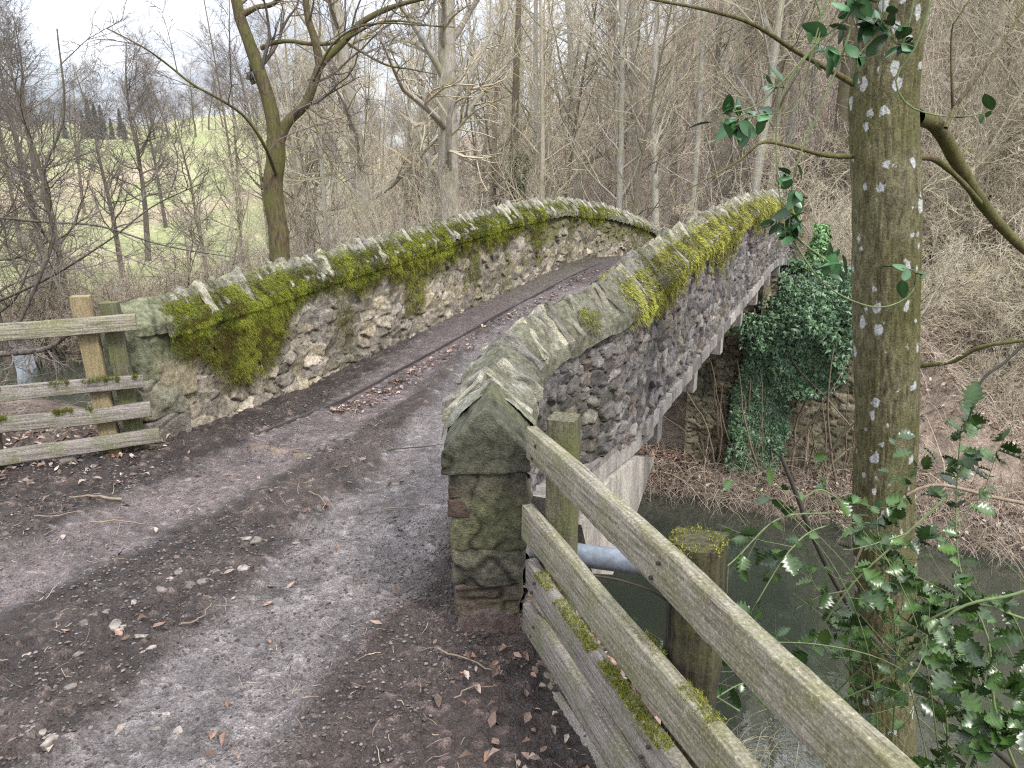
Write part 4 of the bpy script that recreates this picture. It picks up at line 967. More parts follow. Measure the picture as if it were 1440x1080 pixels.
# right lichen spotted tree
TY = 3.75; s_ = TY/1080
def V_(px, py, dy=0.): return at(px, py, TY+dy)
rt_l = [
 ([V_(1242, 1560), V_(1240, 1080), V_(1243, 800), V_(1246, 500), V_(1248, 250), V_(1253, 0), V_(1258, -260), V_(1270, -700)], 50*s_, 40*s_),
 ([V_(1290, 165), V_(1318, 178, .1), V_(1350, 235, .25), V_(1385, 290, .4), V_(1430, 340, .5), V_(1500, 400, .6)], 11*s_, 6*s_),
 ([V_(1285, 220), V_(1315, 224, .1), V_(1345, 248, .2), V_(1380, 285, .3)], 5*s_, 3*s_),
 ([V_(1200, 118), V_(1170, 100, -.1), V_(1120, 72, -.3), V_(1060, 34, -.5), V_(1000, 15, -.6), V_(930, 2, -.7), V_(840, -15, -.8)], 4*s_, 1*s_),
 ([V_(1200, 220), V_(1160, 218, -.1), V_(1110, 205, -.2), V_(1070, 200, -.3), V_(1040, 225, -.3), V_(960, 270, -.4)], 3.5*s_, .7*s_),
 ([V_(1330, 180), V_(1350, 140, .1), V_(1400, 75, .2), V_(1440, 10, .3), V_(1480, -60, .3)], 3*s_, 1*s_),
 ([V_(1340, 160, .1), V_(1338, 50, .1), V_(1350, 20, .1), V_(1390, -40, .1)], 2*s_, .8*s_),
 ([V_(1290, 515), V_(1340, 508, -.1), V_(1380, 488, -.2), V_(1450, 478, -.3)], 3.5*s_, 2.4*s_),
]
limbtree('lichen_tree', 'thick trunk with white lichen spots in the right foreground behind the fence', rt_l, 'b_lichen', 't_mid', 611, (3, 3, 2), (.3, .5, .5), 40, 3, .0013)

# ivy clad trunk in the wood
def ivy_leaf_mesh(rng, P, N_, size, ca, cb, lobes=True):
    n = len(P); up = rng.normal(0, .45, (n, 3)) + np.array([0, 0, -1.]); T = up-(up*N_).sum(1, keepdims=True)*N_; T /= np.linalg.norm(T, axis=1, keepdims=True)
    B = np.cross(N_, T); sz = size*rng.uniform(.5, 1.3, n)[:, None]
    out = [(0, -.1), (-.45, -.25), (-.5, .15), (-.22, .25), (0, .75), (.22, .25), (.5, .15), (.45, -.25)]
    V = [P + N_*.12*sz]
    for a, b in out: V.append(P + B*a*sz + T*b*sz - N_*(.25*abs(a)+.15*max(b, 0))*sz)
    V = np.stack(V, 1).reshape(-1, 3); i = (np.arange(n)*9)[:, None]
    F = np.concatenate([i + np.array([[0, k, k % 8+1]]) for k in range(1, 9)])
    mix = rng.random((n, 1))**1.3; c = (np.array(ca)*(1-mix)+np.array(cb)*mix)*rng.uniform(.7, 1.3, (n, 1)); return V, F, np.repeat(c, 9, 0)
rg = np.random.default_rng(61)
def unit(a): return a/np.linalg.norm(a, axis=-1, keepdims=True)
x, y = near_px(728, 23); zt = float(ground_z(np.array(x), np.array(y), False))
o = thing('ivy_clad_tree', 'slim tree trunk wrapped in dark ivy behind the top of the left parapet', 'tree', (x, y, zt))
P1 = smoothline([(x, y, zt-.3), (x+.1, y, zt+2), (x-.1, y, zt+5), (x+.1, y, zt+11)], 20); mb = MB(); v, f = tubes(P1[None], np.linspace(.17, .05, 20)[None], 9); mb.add(v, f); mb.build('trunk', MAT['b_mid'], o, col=False)
n = 2600; h = rg.random(n)*5.; th = rg.uniform(0, 6.28, n); r_ = .2+.18*rg.random(n)*(1-h/8)+.06*np.sin(h*3); N_ = unit(np.stack([np.cos(th), np.sin(th), 0*th+.15], 1))
P = np.stack([x+r_*np.cos(th), y+r_*np.sin(th), zt+h], 1); V, F, c = ivy_leaf_mesh(rg, P, N_, .09, (.035, .06, .025), (.08, .13, .05)); mb = MB(); mb.add(V, F, c); mb.build('ivy_leaves', MAT['ivy'], o, smooth=False)

# ivy over the far abutment and wing wall
o = thing('ivy', 'thick curtain of green ivy hanging over the far abutment under the bridge', 'ivy', (3.6, 11.6, -.5))
def tz(t, u, z): return np.array([t*dT[0]+u*nU[0], t*dT[1]+u*nU[1], z])
n = 75000; u_ = rg.uniform(-2.9, .18, n); z_ = rg.uniform(-3.1, .5, n)
dens = fbm(u_*1.1, z_*1.1, 3, 4, 621)+.9*(z_ > -.3)*(u_ > -1.6)+.75*np.exp(-((u_+.9)/.95)**2-((z_+.6)/.75)**2)-.28 + .85*np.exp(-((u_+1.6)/.5)**2)*(z_ < -.3) + .0
topc = np.where(u_ > -1.5, .42-.5*(u_+.3).clip(0), .0)
dens = dens - .12 - .5*sstep(-.35, .15, u_+.25*fbm(z_*2, z_*0, 1, 3, 66)) - .45*sstep(-.9, -1.9, z_)*(u_ > -1.3)
keep = (dens*2.2 > rg.random(n)) & (z_ < topc-.12+.35*fbm(u_*3, u_*0, 7, 3, 67)+.08*rg.normal(size=n)) & (u_ < .1+.5*fbm(z_*2.2, z_*0, 3, 3, 68)+.05*rg.normal(size=n)) & ~((u_ < -2.05) & (z_ < -.25)); u_, z_ = u_[keep], z_[keep]; n = len(u_)
thk = .05+.34*np.clip(fbm(u_*2, z_*2, 0, 3, 622)+.35, 0, 1)*rg.random(n) + .15*np.exp(-((z_+.3)/.4)**2)*rg.random(n)
t_ = 11.80-thk; P = np.stack([t_*dT[0]+u_*nU[0], t_*dT[1]+u_*nU[1], z_], 1); N_ = unit(np.array([-dT[0], -dT[1], .35])+rg.normal(0, .42, (n, 3)))
V, F, c = ivy_leaf_mesh(rg, P, N_, .075, (.03, .065, .028), (.15, .25, .13)); mb = MB(); mb.add(V, F, c); mb.build('ivy_leaves', MAT['ivy'], o, smooth=False)
# its bare stems
ns = 40; P0 = np.stack([tz(11.72, q, -3.0) for q in rg.uniform(-2.4, .4, ns)]); D = np.tile([0, 0, 1.], (ns, 1))+rg.normal(0, .15, (ns, 3)); Pq, Rq = grow(rg, P0, D, rg.uniform(1.5, 3.0, ns), rg.uniform(.008, .028, ns), 12, .12, .05, .4)
mb = MB(); v, f = tubes(Pq, Rq, 5); mb.add(v, f); mb.build('stems', MAT['stembrown'], o, col=False)
g1, g2 = rg.uniform(12.0, 14.5, 9000), rg.uniform(-1.9, .3, 9000); gx_, gy_ = g1*dT[0]+g2*nU[0], g1*dT[1]+g2*nU[1]; k_ = fbm(gx_*1.5, gy_*1.5, 0, 3, 44) > -.15; gx_, gy_ = gx_[k_], gy_[k_]
V, F, c = ivy_leaf_mesh(rg, np.stack([gx_, gy_, ground_z(gx_, gy_)+rg.uniform(.02, .25, len(gx_))], 1), unit(rg.normal(0, .5, (len(gx_), 3))+np.array([-.2, -.4, 1.])), .07, (.035, .085, .035), (.13, .22, .09)); mb = MB(); mb.add(V, F, c); mb.build('creeping_leaves', MAT['ivy'], o, smooth=False)
# ivy column by the far end of the right parapet
o = thing('ivy', 'narrow column of pale green ivy at the far right end of the bridge', 'ivy', (4.6, 12, .5))
n = 3200; cx, cy = at(1152, 350, 12.2)[:2]; h = rg.uniform(-.4, .95, n); th = rg.uniform(0, 6.28, n); r_ = (.05+.17*rg.random(n))*(1-.5*sstep(.3, .95, h))*(1+.5*fbm(h*5, np.cos(th), np.sin(th), 3, 69)); P = np.stack([cx+r_*np.cos(th)*1.1, cy+r_*np.sin(th), h], 1); N_ = unit(np.stack([np.cos(th), np.sin(th), 0*th+.4], 1)+rg.normal(0, .3, (n, 3)))
V, F, c = ivy_leaf_mesh(rg, P, N_, .06, (.07, .16, .05), (.2, .34, .13)); mb = MB(); mb.add(V, F, c); mb.build('ivy_leaves', MAT['ivy'], o, smooth=False)
mb = MB(); v, f = tubes(np.array([[[cx, cy, -1.6], [cx+.03, cy, 0], [cx, cy, .9]]]), np.array([[.06, .05, .02]]), 7); mb.add(v, f); mb.build('stems', MAT['stembrown'], o, col=False)

# ------------------------------------------------------------------ shrubs, brambles, litter
SH = [(-7.2, 19.5, 1.2), (-5, 17.5, .9), (-9, 20, 1.4), (-11, 22, 1.5), (-13.5, 22, 1.6), (-8, 23, 1.4), (-3.2, 17.2, 1.0), (-1.5, 19, 1.2), (.5, 19.5, 1.3), (2.2, 20, 1.3), (-15.5, 25, 1.8), (-5.5, 22, 1.3), (-2.6, 22, 1.3)]
for k, (x, y, sc) in enumerate(SH):
    o = inst('sh%d' % (k % 3), 'shrub', 540+k % 3, 'b_mid', 't_mid', 'bare_shrub', 'tangled leafless shrub on the far bank behind the left parapet and fence', 'shrub', 'leafless shrubs on the far bank'); place(o, x, y, rng.uniform(0, 6), sc)
# a nearer tangle overhanging the river at the left
NS = [(-4.9, 5.6, .5), (-6.6, 5.2, .8), (-7.4, 6.6, .9)]
for k, (x, y, sc) in enumerate(NS):
    o = inst('ns%d' % (k % 2), 'shrub', 550+k % 2, 'b_dark', 't_dark', 'bare_shrub', 'dark leafless shrub on the near bank behind the left fence', 'shrub', 'dark shrubs behind the left fence'); place(o, x, y, rng.uniform(0, 6), sc)
for k, (x, y, sc) in enumerate([(5.2, 12.8, .6), (5.9, 11.6, .6), (7.4, 11., .7), (6.4, 12.5, .9), (8.2, 12.6, 1.1), (9.8, 12, 1.2), (8.6, 15, 1.3), (6.6, 15.5, 1.2), (10.5, 14.5, 1.5), (12, 12, 1.4), (5.6, 17, 1.2), (9.5, 17.5, 1.5)]):
    o = inst('rs%d' % (k % 2), 'shrub', 560+k % 2, 'b_pale', 't_pale', 'bare_shrub', 'pale leafless shrub on the leafy slope right of the lichen spotted tree', 'shrub', 'pale shrubs on the right slope'); place(o, x, y, rng.uniform(0, 6), sc)

def clump_field(name, N, region, L, r0, seed, ca, cb, up=.5, droop=.3, ang=1., kids=3):
    rg_ = np.random.default_rng(seed); x, y = region(rg_, N); z = ground_z(x, y); keep = z > WATER-.02; x, y, z = x[keep], y[keep], z[keep]; n = len(x)
    D = unit(np.stack([rg_.normal(0, ang, n), rg_.normal(0, ang, n), np.abs(rg_.normal(up, .3, n))], 1)); l = L*rg_.uniform(.4, 1.2, n)
    P, R = grow(rg_, np.stack([x, y, z-.03], 1), D, l, r0*rg_.uniform(.5, 1.3, n), 8, .16, 0, .35, droop)
    mb = MB(); v, f = tubes(P, R, 3); m_ = rg_.random((n, 1)); c = (np.array(ca)*(1-m_)+np.array(cb)*m_)*rg_.uniform(.6, 1.3, (n, 1)); mb.add(v, f, np.repeat(c, 24, 0))
    if kids:
        p, d, l2, r = sprout(rg_, P, R, kids, .1, .95, 50, .6, .6, l); P, R = grow(rg_, p, d, l2, r, 6, .2, 0, .4, droop); v, f = tubes(P, R, 3); mb.add(v, f, np.repeat(np.repeat(c, kids, 0), 18, 0))
    return tag(mb.build(name, MAT['bramble'], smooth=False), kind='stuff')
def reg_polar(a0, a1, d0, d1, tmin=None, extra=None):
    def f(rg_, N):
        a = rg_.uniform(a0, a1, N*2); D = np.sqrt(rg_.uniform(d0**2, d1**2, N*2)); y = D/np.sqrt(1+a*a); x = a*y; t, u = TU(x, y)
        k = (t > (t_far(u)+.0 if tmin is None else tmin)) & ~((np.abs(u+2.75) < 1.95) & (t < 20) & (t > 11.75))
        if extra is not None: k &= extra(x, y, t, u)
        return x[k][:N], y[k][:N]
    return f
clump_field('bramble_thicket', 5200, reg_polar(.05, 1.3, 10.5, 24), 1.3, .006, 701, (.25, .195, .145), (.42, .36, .27))
clump_field('waterside_stems', 9000, reg_polar(.12, 1.2, 9, 16, None, lambda x, y, t, u: t < 12.9), .8, .004, 702, (.3, .24, .2), (.48, .4, .33), .35, .5, 1.)
clump_field('bank_twigs', 9000, reg_polar(.05, .75, 9.5, 15, None, lambda x, y, t, u: t < 13.3), .55, .004, 707, (.24, .19, .145), (.52, .45, .36), .3, .6, 1.2)
clump_field('hillside_undergrowth', 15000, reg_polar(-.3, 1.15, 19, 58), 3.6, .012, 703, (.22, .19, .155), (.66, .6, .5), 1.6, .05, .3)
clump_field('valley_scrub', 5000, reg_polar(-.95, -.02, 15, 34), 1.2, .006, 704, (.3, .22, .18), (.48, .38, .31), .5, .3, .9)
clump_field('near_bank_stems', 160, lambda g, N: (g.uniform(-8, -2.9, N), g.uniform(4.9, 6.6, N)), .7, .003, 705, (.12, .1, .08), (.3, .25, .2), .4, .4, 1.)
clump_field('right_bank_stems', 1100, lambda g, N: (g.uniform(.9, 5, N), g.uniform(1.2, 6.5, N)), .95, .003, 706, (.13, .13, .07), (.3, .28, .18), .6, .5, .8)
# grass at the field
def leaf_scatter(name, x, y, z, size, seed, cols, flat=.35, parent=None, mat='leafdry'):
    rg_ = np.random.default_rng(seed); n = len(x); N_ = unit(np.stack([rg_.normal(0, flat, n), rg_.normal(0, flat, n), np.ones(n)], 1)); T = rg_.normal(size=(n, 3)); T = unit(T-(T*N_).sum(1, keepdims=True)*N_); B = np.cross(N_, T)
    P = np.stack([x, y, z], 1); sz = size*rg_.uniform(.5, 1.3, n)[:, None]; cu = rg_.uniform(-.1, .55, (n, 1))
    V = np.stack([P-T*sz*.6, P-T*sz*.15+B*sz*.33+N_*sz*cu, P+T*sz*.3+B*sz*.22+N_*sz*cu*.7, P+T*sz*.7+N_*sz*.2*cu, P+T*sz*.3-B*sz*.22+N_*sz*cu*.5, P-T*sz*.15-B*sz*.33+N_*sz*cu, P+T*sz*.05], 1).reshape(-1, 3)
    i = (np.arange(n)*7)[:, None]; F = np.concatenate([i+np.array([[6, k, (k+1) % 6]]) for k in range(6)]); cc = np.array(cols)[rg_.integers(0, len(cols), n)]*rg_.uniform(.6, 1.35, (n, 1))
    mb = MB(); mb.add(V, F, np.repeat(cc, 7, 0)); o = mb.build(name, MAT[mat], parent, smooth=False)
    return tag(o, kind='stuff')
lcol = [(.22, .155, .125), (.16, .105, .08), (.3, .23, .19), (.1, .07, .055), (.27, .16, .11), (.36, .3, .25)]
rg = np.random.default_rng(81); xs, ys, zs = [], [], []
def addl(x, y, dz=.012):
    t, u = TU(x, y); z = np.where((t < 3.4) | (np.abs(u+2.75) < 1.5), lane_h(x, y), ground_z(x, y)); xs.append(x); ys.append(y); zs.append(z+dz+rg.random(len(x))*.01)
# along the kerb
n = 420; s = 1.0+5.5*rg.random(n)**1.4; off = .56+np.abs(rg.normal(0, .1, n)); addl(L0[0]+dT[0]*s+nU[0]*off, L0[1]+dT[1]*s+nU[1]*off)
n = 60; s = 1.6+.5*rg.normal(0, .5, n); off = .62+np.abs(rg.normal(0, .1, n)); addl(L0[0]+dT[0]*s+nU[0]*off, L0[1]+dT[1]*s+nU[1]*off)
# foot of the left fence and behind it
n = 900; s = rg.uniform(-.1, 2.6, n); off = rg.uniform(.05, .8, n); q = LA[None]+LD[None]*s[:, None]+LN[None]*off[:, None]; 
qz = ground_z(q[:, 0], q[:, 1]); xs.append(q[:, 0]); ys.append(q[:, 1]); zs.append(qz+.02)
n = 140; s = rg.uniform(0, 1.6, n); off = -rg.random(n)**2*.5; q = LA[None]+LD[None]*s[:, None]+LN[None]*off[:, None]; addl(q[:, 0], q[:, 1])
# around the right pillar foot and the shoulder
n = 90; x = rg.normal(.0, .16, n); y = rg.uniform(1.3, 2.5, n); addl(x+.02*(2.5-y), y)
n = 200; addl(rg.uniform(-3.6, .1, n), rg.uniform(1.5, 4.6, n), .008)
leaf_scatter('leaf_litter', np.concatenate(xs), np.concatenate(ys), np.concatenate(zs), .034, 811, lcol)
f_ = reg_polar(.05, 1.3, 10.5, 24)(rg, 70000); z = ground_z(*f_); leaf_scatter('bank_leaf_litter', f_[0], f_[1], z+.03, .07, 812, [(.27, .19, .13), (.19, .13, .095), (.36, .28, .21), (.58, .5, .4), (.09, .06, .045), (.14, .1, .07), (.5, .36, .26)], .7)
x = rg.uniform(.3, 4.5, 3000); y = rg.uniform(.5, 6, 3000); e_ = (x-FP[0])*FN[0]+(y-FP[1])*FN[1]; k_ = e_ > .12; x, y = x[k_], y[k_]; q1, q2 = rg.uniform(10.9, 13, 9000), rg.uniform(-4.7, -2.6, 9000); bx, by = q1*dT[0]+q2*nU[0], q1*dT[1]+q2*nU[1]; leaf_scatter('pier_leaf_litter', bx, by, ground_z(bx, by)+.03, .07, 814, [(.3, .19, .15), (.2, .13, .1), (.4, .29, .23), (.09, .06, .045), (.14, .1, .07)], .6)
x = rg.uniform(.3, 4.5, 3000); y = rg.uniform(.5, 6, 3000); e_ = (x-FP[0])*FN[0]+(y-FP[1])*FN[1]; k_ = e_ > .12; x, y = x[k_], y[k_]; leaf_scatter('near_bank_leaf_litter', x, y, ground_z(x, y)+.02, .035, 813, lcol, .5)

# stones
def stone_proto(seed, flat):
    me = bpy.data.meshes.new('stone'); import bmesh
    bm = bmesh.new(); bmesh.ops.create_icosphere(bm, subdivisions=3, radius=1); V = np.array([v.co[:] for v in bm.verts]); F = np.array([[v.index for v in f.verts] for f in bm.faces]); bm.free(); me.user_clear() if False else None
    bpy.data.meshes.remove(me)
    rg_ = np.random.default_rng(seed)
    for _ in range(9):
        d = unit(rg_.normal(size=3)); h = rg_.uniform(.42, .85); q = V@d; V = V-np.maximum(q-h, 0)[:, None]*d[None]*.9
    V = V*(1+.08*fbm(V[:, 0]*2, V[:, 1]*2, V[:, 2]*2, 3, seed))[:, None]*np.array([1, rg_.uniform(.6, .85), flat]); return V, F
SPR = [stone_proto(900+k, .38) for k in range(6)]; SM = []
for k, (V, F) in enumerate(SPR):
    mb = MB(); base = np.array([(.23, .2, .17), (.18, .155, .135), (.27, .235, .205), (.12, .1, .09), (.16, .14, .12), (.11, .095, .085)][k]); mb.add(V, F, base[None]*(1+.8*fbm(V[:, 0]*2.5, V[:, 1]*2.5, V[:, 2]*2.5, 4, k))[:, None])
    o = mb.build('stone', MAT['stonelet'], None, smooth=False); o['category'] = 'stone'; SM.append(o)
sp_ = []
rg = np.random.default_rng(83)
def addst(px, py, size, lab=None): g = gz(px, py, 0.); sp_.append((g[0], g[1], size, lab))
for px, py, s in [(335, 790, 9), (320, 805, 14), (345, 808, 14), (300, 810, 12), (290, 822, 15), (265, 830, 16), (275, 815, 10), (230, 838, 14), (222, 830, 10), (250, 832, 9), (360, 770, 13), (370, 765, 10), (345, 765, 12), (215, 842, 8), (240, 822, 8), (310, 798, 9), (255, 812, 12), (130, 875, 16), (160, 885, 20), (150, 870, 12), (170, 890, 12), (68, 888, 16), (80, 892, 10), (210, 914, 15), (200, 905, 12), (110, 925, 9), (40, 925, 8), (260, 950, 7), (100, 970, 10), (310, 925, 7), (350, 928, 8), (405, 920, 7), (190, 860, 8), (330, 775, 8), (280, 842, 10), (120, 890, 9), (55, 1030, 16), (105, 1000, 9), (70, 1045, 18), (470, 905, 7), (150, 1062, 9), (110, 648, 9), (130, 655, 12), (85, 652, 12), (230, 1000, 9), (270, 990, 8), (215, 1018, 12), (200, 1000, 8)]: addst(px, py, s, None)
addst(247, 1026, 19, 'rounded grey cobble set in the track, lowest left in the foreground')
addst(95, 650, 17, 'flat pale stone lying at the foot of the left fence')
addst(210, 914, 15, 'squarish pale stone at the lower end of the scattered stones')
for k, (x, y, s, lab) in enumerate(sp_):
    base = SM[k % 6] if k < 6 else SM[k % 6].copy()
    if k >= 6: COL.objects.link(base)
    D = math.sqrt(x*x+y*y+1.7**2); r_ = s*.5*D/1080*1.6
    base.location = (x, y, lane_z(x, y)-.004-r_*.06); base.rotation_euler = (rg.normal(0, .12), rg.normal(0, .12), rg.uniform(0, 6.28)); base.scale = (r_, r_, r_)
    base['label'] = lab or 'small pale stone half sunk in the mud of the track'
    if not lab: base['group'] = 'stones in the muddy track'
# gravel : countless crumbs of stone and mud
n = 190000; x = rg.uniform(-4.2, 1.0, n); y = 1.2+5.3*rg.random(n)**1.3; t, u = TU(x, y); e_ = (x-FP[0])*FN[0]+(y-FP[1])*FN[1]
k_ = (e_ < -.02) & ((t < 3.4) | ((u > -4.0) & (u < -1.5))) & (fbm(x*1.5, y*1.5, 0, 3, 88) > -.25) & ((np.minimum(dist_line(x, y, trA), dist_line(x, y, trB)) > .3) | (rg.random(n) < .35)); x, y, t = x[k_], y[k_], t[k_]; n = len(x)
oc = np.array([[1, 0, 0], [-1, 0, 0], [0, 1, 0], [0, -1, 0], [0, 0, 1], [0, 0, -1.]]); of = np.array([[0, 2, 4], [2, 1, 4], [1, 3, 4], [3, 0, 4], [2, 0, 5], [1, 2, 5], [3, 1, 5], [0, 3, 5]])
sz = .002+.009*rg.random(n)**4; V = oc[None]*sz[:, None, None]*np.array([1, .8, .5])*rg.uniform(.6, 1.3, (n, 6, 1)); th = rg.uniform(0, 6.28, n); c_, s2 = np.cos(th)[:, None], np.sin(th)[:, None]
V = np.stack([V[..., 0]*c_-V[..., 1]*s2, V[..., 0]*s2+V[..., 1]*c_, V[..., 2]], -1)+np.stack([x, y, lane_h(x, y)+.0015], 1)[:, None]
F = ((np.arange(n)*6)[:, None, None]+of[None]).reshape(-1, 3); cc = np.array([(.12, .105, .1), (.09, .075, .068), (.06, .047, .042), (.04, .031, .028), (.05, .04, .036), (.07, .055, .05), (.17, .15, .14)])[rg.integers(0, 7, n)]
mb = MB(); mb.add(V, F, np.repeat(cc, 6, 0)); tag(mb.build('gravel', MAT['stonelet'], smooth=False), kind='stuff')

n = 3800; x = rg.uniform(-4, .9, n); y = 1.3+4.5*rg.random(n)**1.2; t, u = TU(x, y); e_ = (x-FP[0])*FN[0]+(y-FP[1])*FN[1]
k_ = (e_ < -.02) & ((t < 3.3) | ((u > -3.9) & (u < -1.6))) & (fbm(x*1.8, y*1.8, 0, 3, 89) > -.15); x, y, t = x[k_], y[k_], t[k_]; n = len(x)
P, Rr = grow(rg, np.stack([x, y, lane_h(x, y)+.006], 1), unit(np.stack([rg.normal(size=n), rg.normal(size=n), .12*rg.normal(size=n)], 1)), rg.uniform(.015, .09, n), rg.uniform(.0006, .0018, n), 4, .25, 0, .6); P[:, :, 2] = np.maximum(P[:, :, 2], lane_h(P[:, :, 0], P[:, :, 1])+.002)
cc = np.array([(.28, .22, .17), (.12, .09, .07), (.05, .04, .035), (.36, .3, .22)])[rg.integers(0, 4, n)]
mb = MB(); v, f = tubes(P, Rr, 3); mb.add(v, f, np.repeat(cc, 12, 0)); tag(mb.build('twig_debris', MAT['bramble'], smooth=False), kind='stuff')
# sticks and straws on the track
STK = [((-10, 715), (60, 700), .004, 'stemdark'), ((170, 706), (100, 706), .009, 'stembrown', 'pale broken stick lying by itself on the track below the left fence'), ((130, 735), (205, 737), .005, 'stembrown'), ((545, 640), (622, 630), .005, 'stemdark', 'dark stick lying on the track left of the parapet end'), ((560, 655), (590, 640), .004, 'stembrown'), ((435, 700), (455, 722), .004, 'stembrown'), ((540, 716), (600, 712), .004, 'stembrown'), ((620, 935), (710, 965), .004, 'stembrown'), ((250, 890), (300, 862), .004, 'stembrown'), ((640, 1000), (700, 985), .003, 'stembrown'), ((560, 600), (610, 588), .003, 'stemdark'), ((50, 735), (120, 722), .004, 'stembrown')]
for k, q in enumerate(STK):
    a, b = gz(*q[0], .0), gz(*q[1], .0); m_ = (a+b)/2+np.array([rg.normal(0, .02), rg.normal(0, .02), 0]); L_ = np.linalg.norm(b-a)
    for w in (a, m_, b): w[2] = lane_z(w[0], w[1])+.016+q[2]
    P = smoothline([a, m_, b], 16); P[:, :2] += .012*np.stack([noise(np.arange(16)*.5, k, 0, 3), noise(np.arange(16)*.5, k, 5, 3)], 1)
    mb = MB(); v, f = tubes(P[None], np.linspace(q[2], q[2]*.5, 16)[None], 7); mb.add(v, f); o = mb.build('stick', MAT[q[3]], col=False)
    o['category'] = 'stick'; o['label'] = q[4] if len(q) > 4 else 'thin stick lying in the mud of the track'
    if len(q) <= 4: o['group'] = 'thin sticks on the track'

# ------------------------------------------------------------------ holly
def holly_leaves(rng, P, D, size, spiny=True, ca=(.018, .05, .012), cb=(.045, .11, .025)):
    """leaf at P pointing along D, with wavy spiny edge"""
    n = len(P); m = 11 if spiny else 11; t = np.linspace(0, 1, m); w = (.42 if spiny else .27)*np.sin(np.pi*t**.85)**.75
    if spiny: w = w*np.where(np.arange(m) % 2 == 0, .66, 1.12)*rng.uniform(.92, 1.08, m)
    w[0] = w[-1] = 0.; N_ = unit(rng.normal(0, .6, (n, 3))+np.array([0, -.35, .8])); N_ = unit(N_-(N_*D).sum(1, keepdims=True)*D); B = np.cross(D, N_)
    sz = size*rng.uniform(.45, 1.25, n); up = rng.uniform(.1, .4, n); curl = rng.uniform(-.35, .1, n)
    V = np.zeros((n, m, 3, 3)); tip = np.where(np.arange(m) % 2 == 1, .15, -.02) if spiny else np.zeros(m)
    for j in range(m):
        base = P + D*(t[j]*sz)[:, None] + N_*(curl*t[j]**2*sz)[:, None]
        V[:, j, 1] = base; 
        for q, s in ((0, -1), (2, 1)): V[:, j, q] = base + B*(s*w[j]*sz)[:, None] + N_*((up*w[j]+tip[j]*.6)*sz)[:, None] + D*(tip[j]*.35*sz)[:, None]
    i = (np.arange(n)*m*3)[:, None, None]; g = grid(m, 3)[None]
    F = (i+g).reshape(-1, 4); mix = rng.random((n, 1)); c = (np.array(ca)*(1-mix)+np.array(cb)*mix)*rng.uniform(.75, 1.25, (n, 1)); c = np.repeat(c, m*3, 0).reshape(n, m, 3, 3); c[:, :, 1] *= 1.5
    return V.reshape(-1, 3), F, c.reshape(-1, 3)
def holly(name, label, stems, seed, leaf, nleaf, spiny=True, sub=3, ca=(.018, .05, .012), cb=(.05, .12, .03), smat='stem', t0=.2, sublen=.4):
    rg_ = np.random.default_rng(seed); o = thing(name, label, 'holly', tuple(stems[0][0][0])); st_ = MB(); lv = MB()
    for pts, r0, r1, nl in stems:
        P = smoothline(pts, 26); R = np.linspace(r0, r1, 26); v, f = tubes(P[None], R[None], 8); st_.add(v, f); L = np.array([np.linalg.norm(np.diff(P, axis=0), axis=1).sum()])
        src = [(P[None], R[None])]
        if sub and nl:
            p, d, l, r = sprout(rg_, P[None], R[None], sub, t0, .95, 45, sublen, .6, L); P2, R2 = grow(rg_, p, d, np.clip(l, .05, .45), np.maximum(r, .0011), 7, .14, .03, .5); v, f = tubes(P2, R2, 5); st_.add(v, f); src.append((P2, R2))
        for a, b in src:
            k = max(1, int(2.2*nl/ (len(a) if len(a) > 1 else 1.6))) if nl else 0
            if not k: continue
            p, d, l, r = sprout(rg_, a, b, k, t0 if len(a) == 1 else .25, 1., 62, .1, 1, np.ones(len(a))); d = unit(d + np.array([0, 0, -.12])); V, F, c = holly_leaves(rg_, p, d, leaf, spiny, ca, cb); lv.add(V, F, c)
    st_.build('stems', MAT[smat], o, col=False)
    if lv.n: lv.build('leaves', MAT['holly'], o, smooth=True)
    return o
A3 = lambda px, py, Y: at(px, py, Y)
hs = []
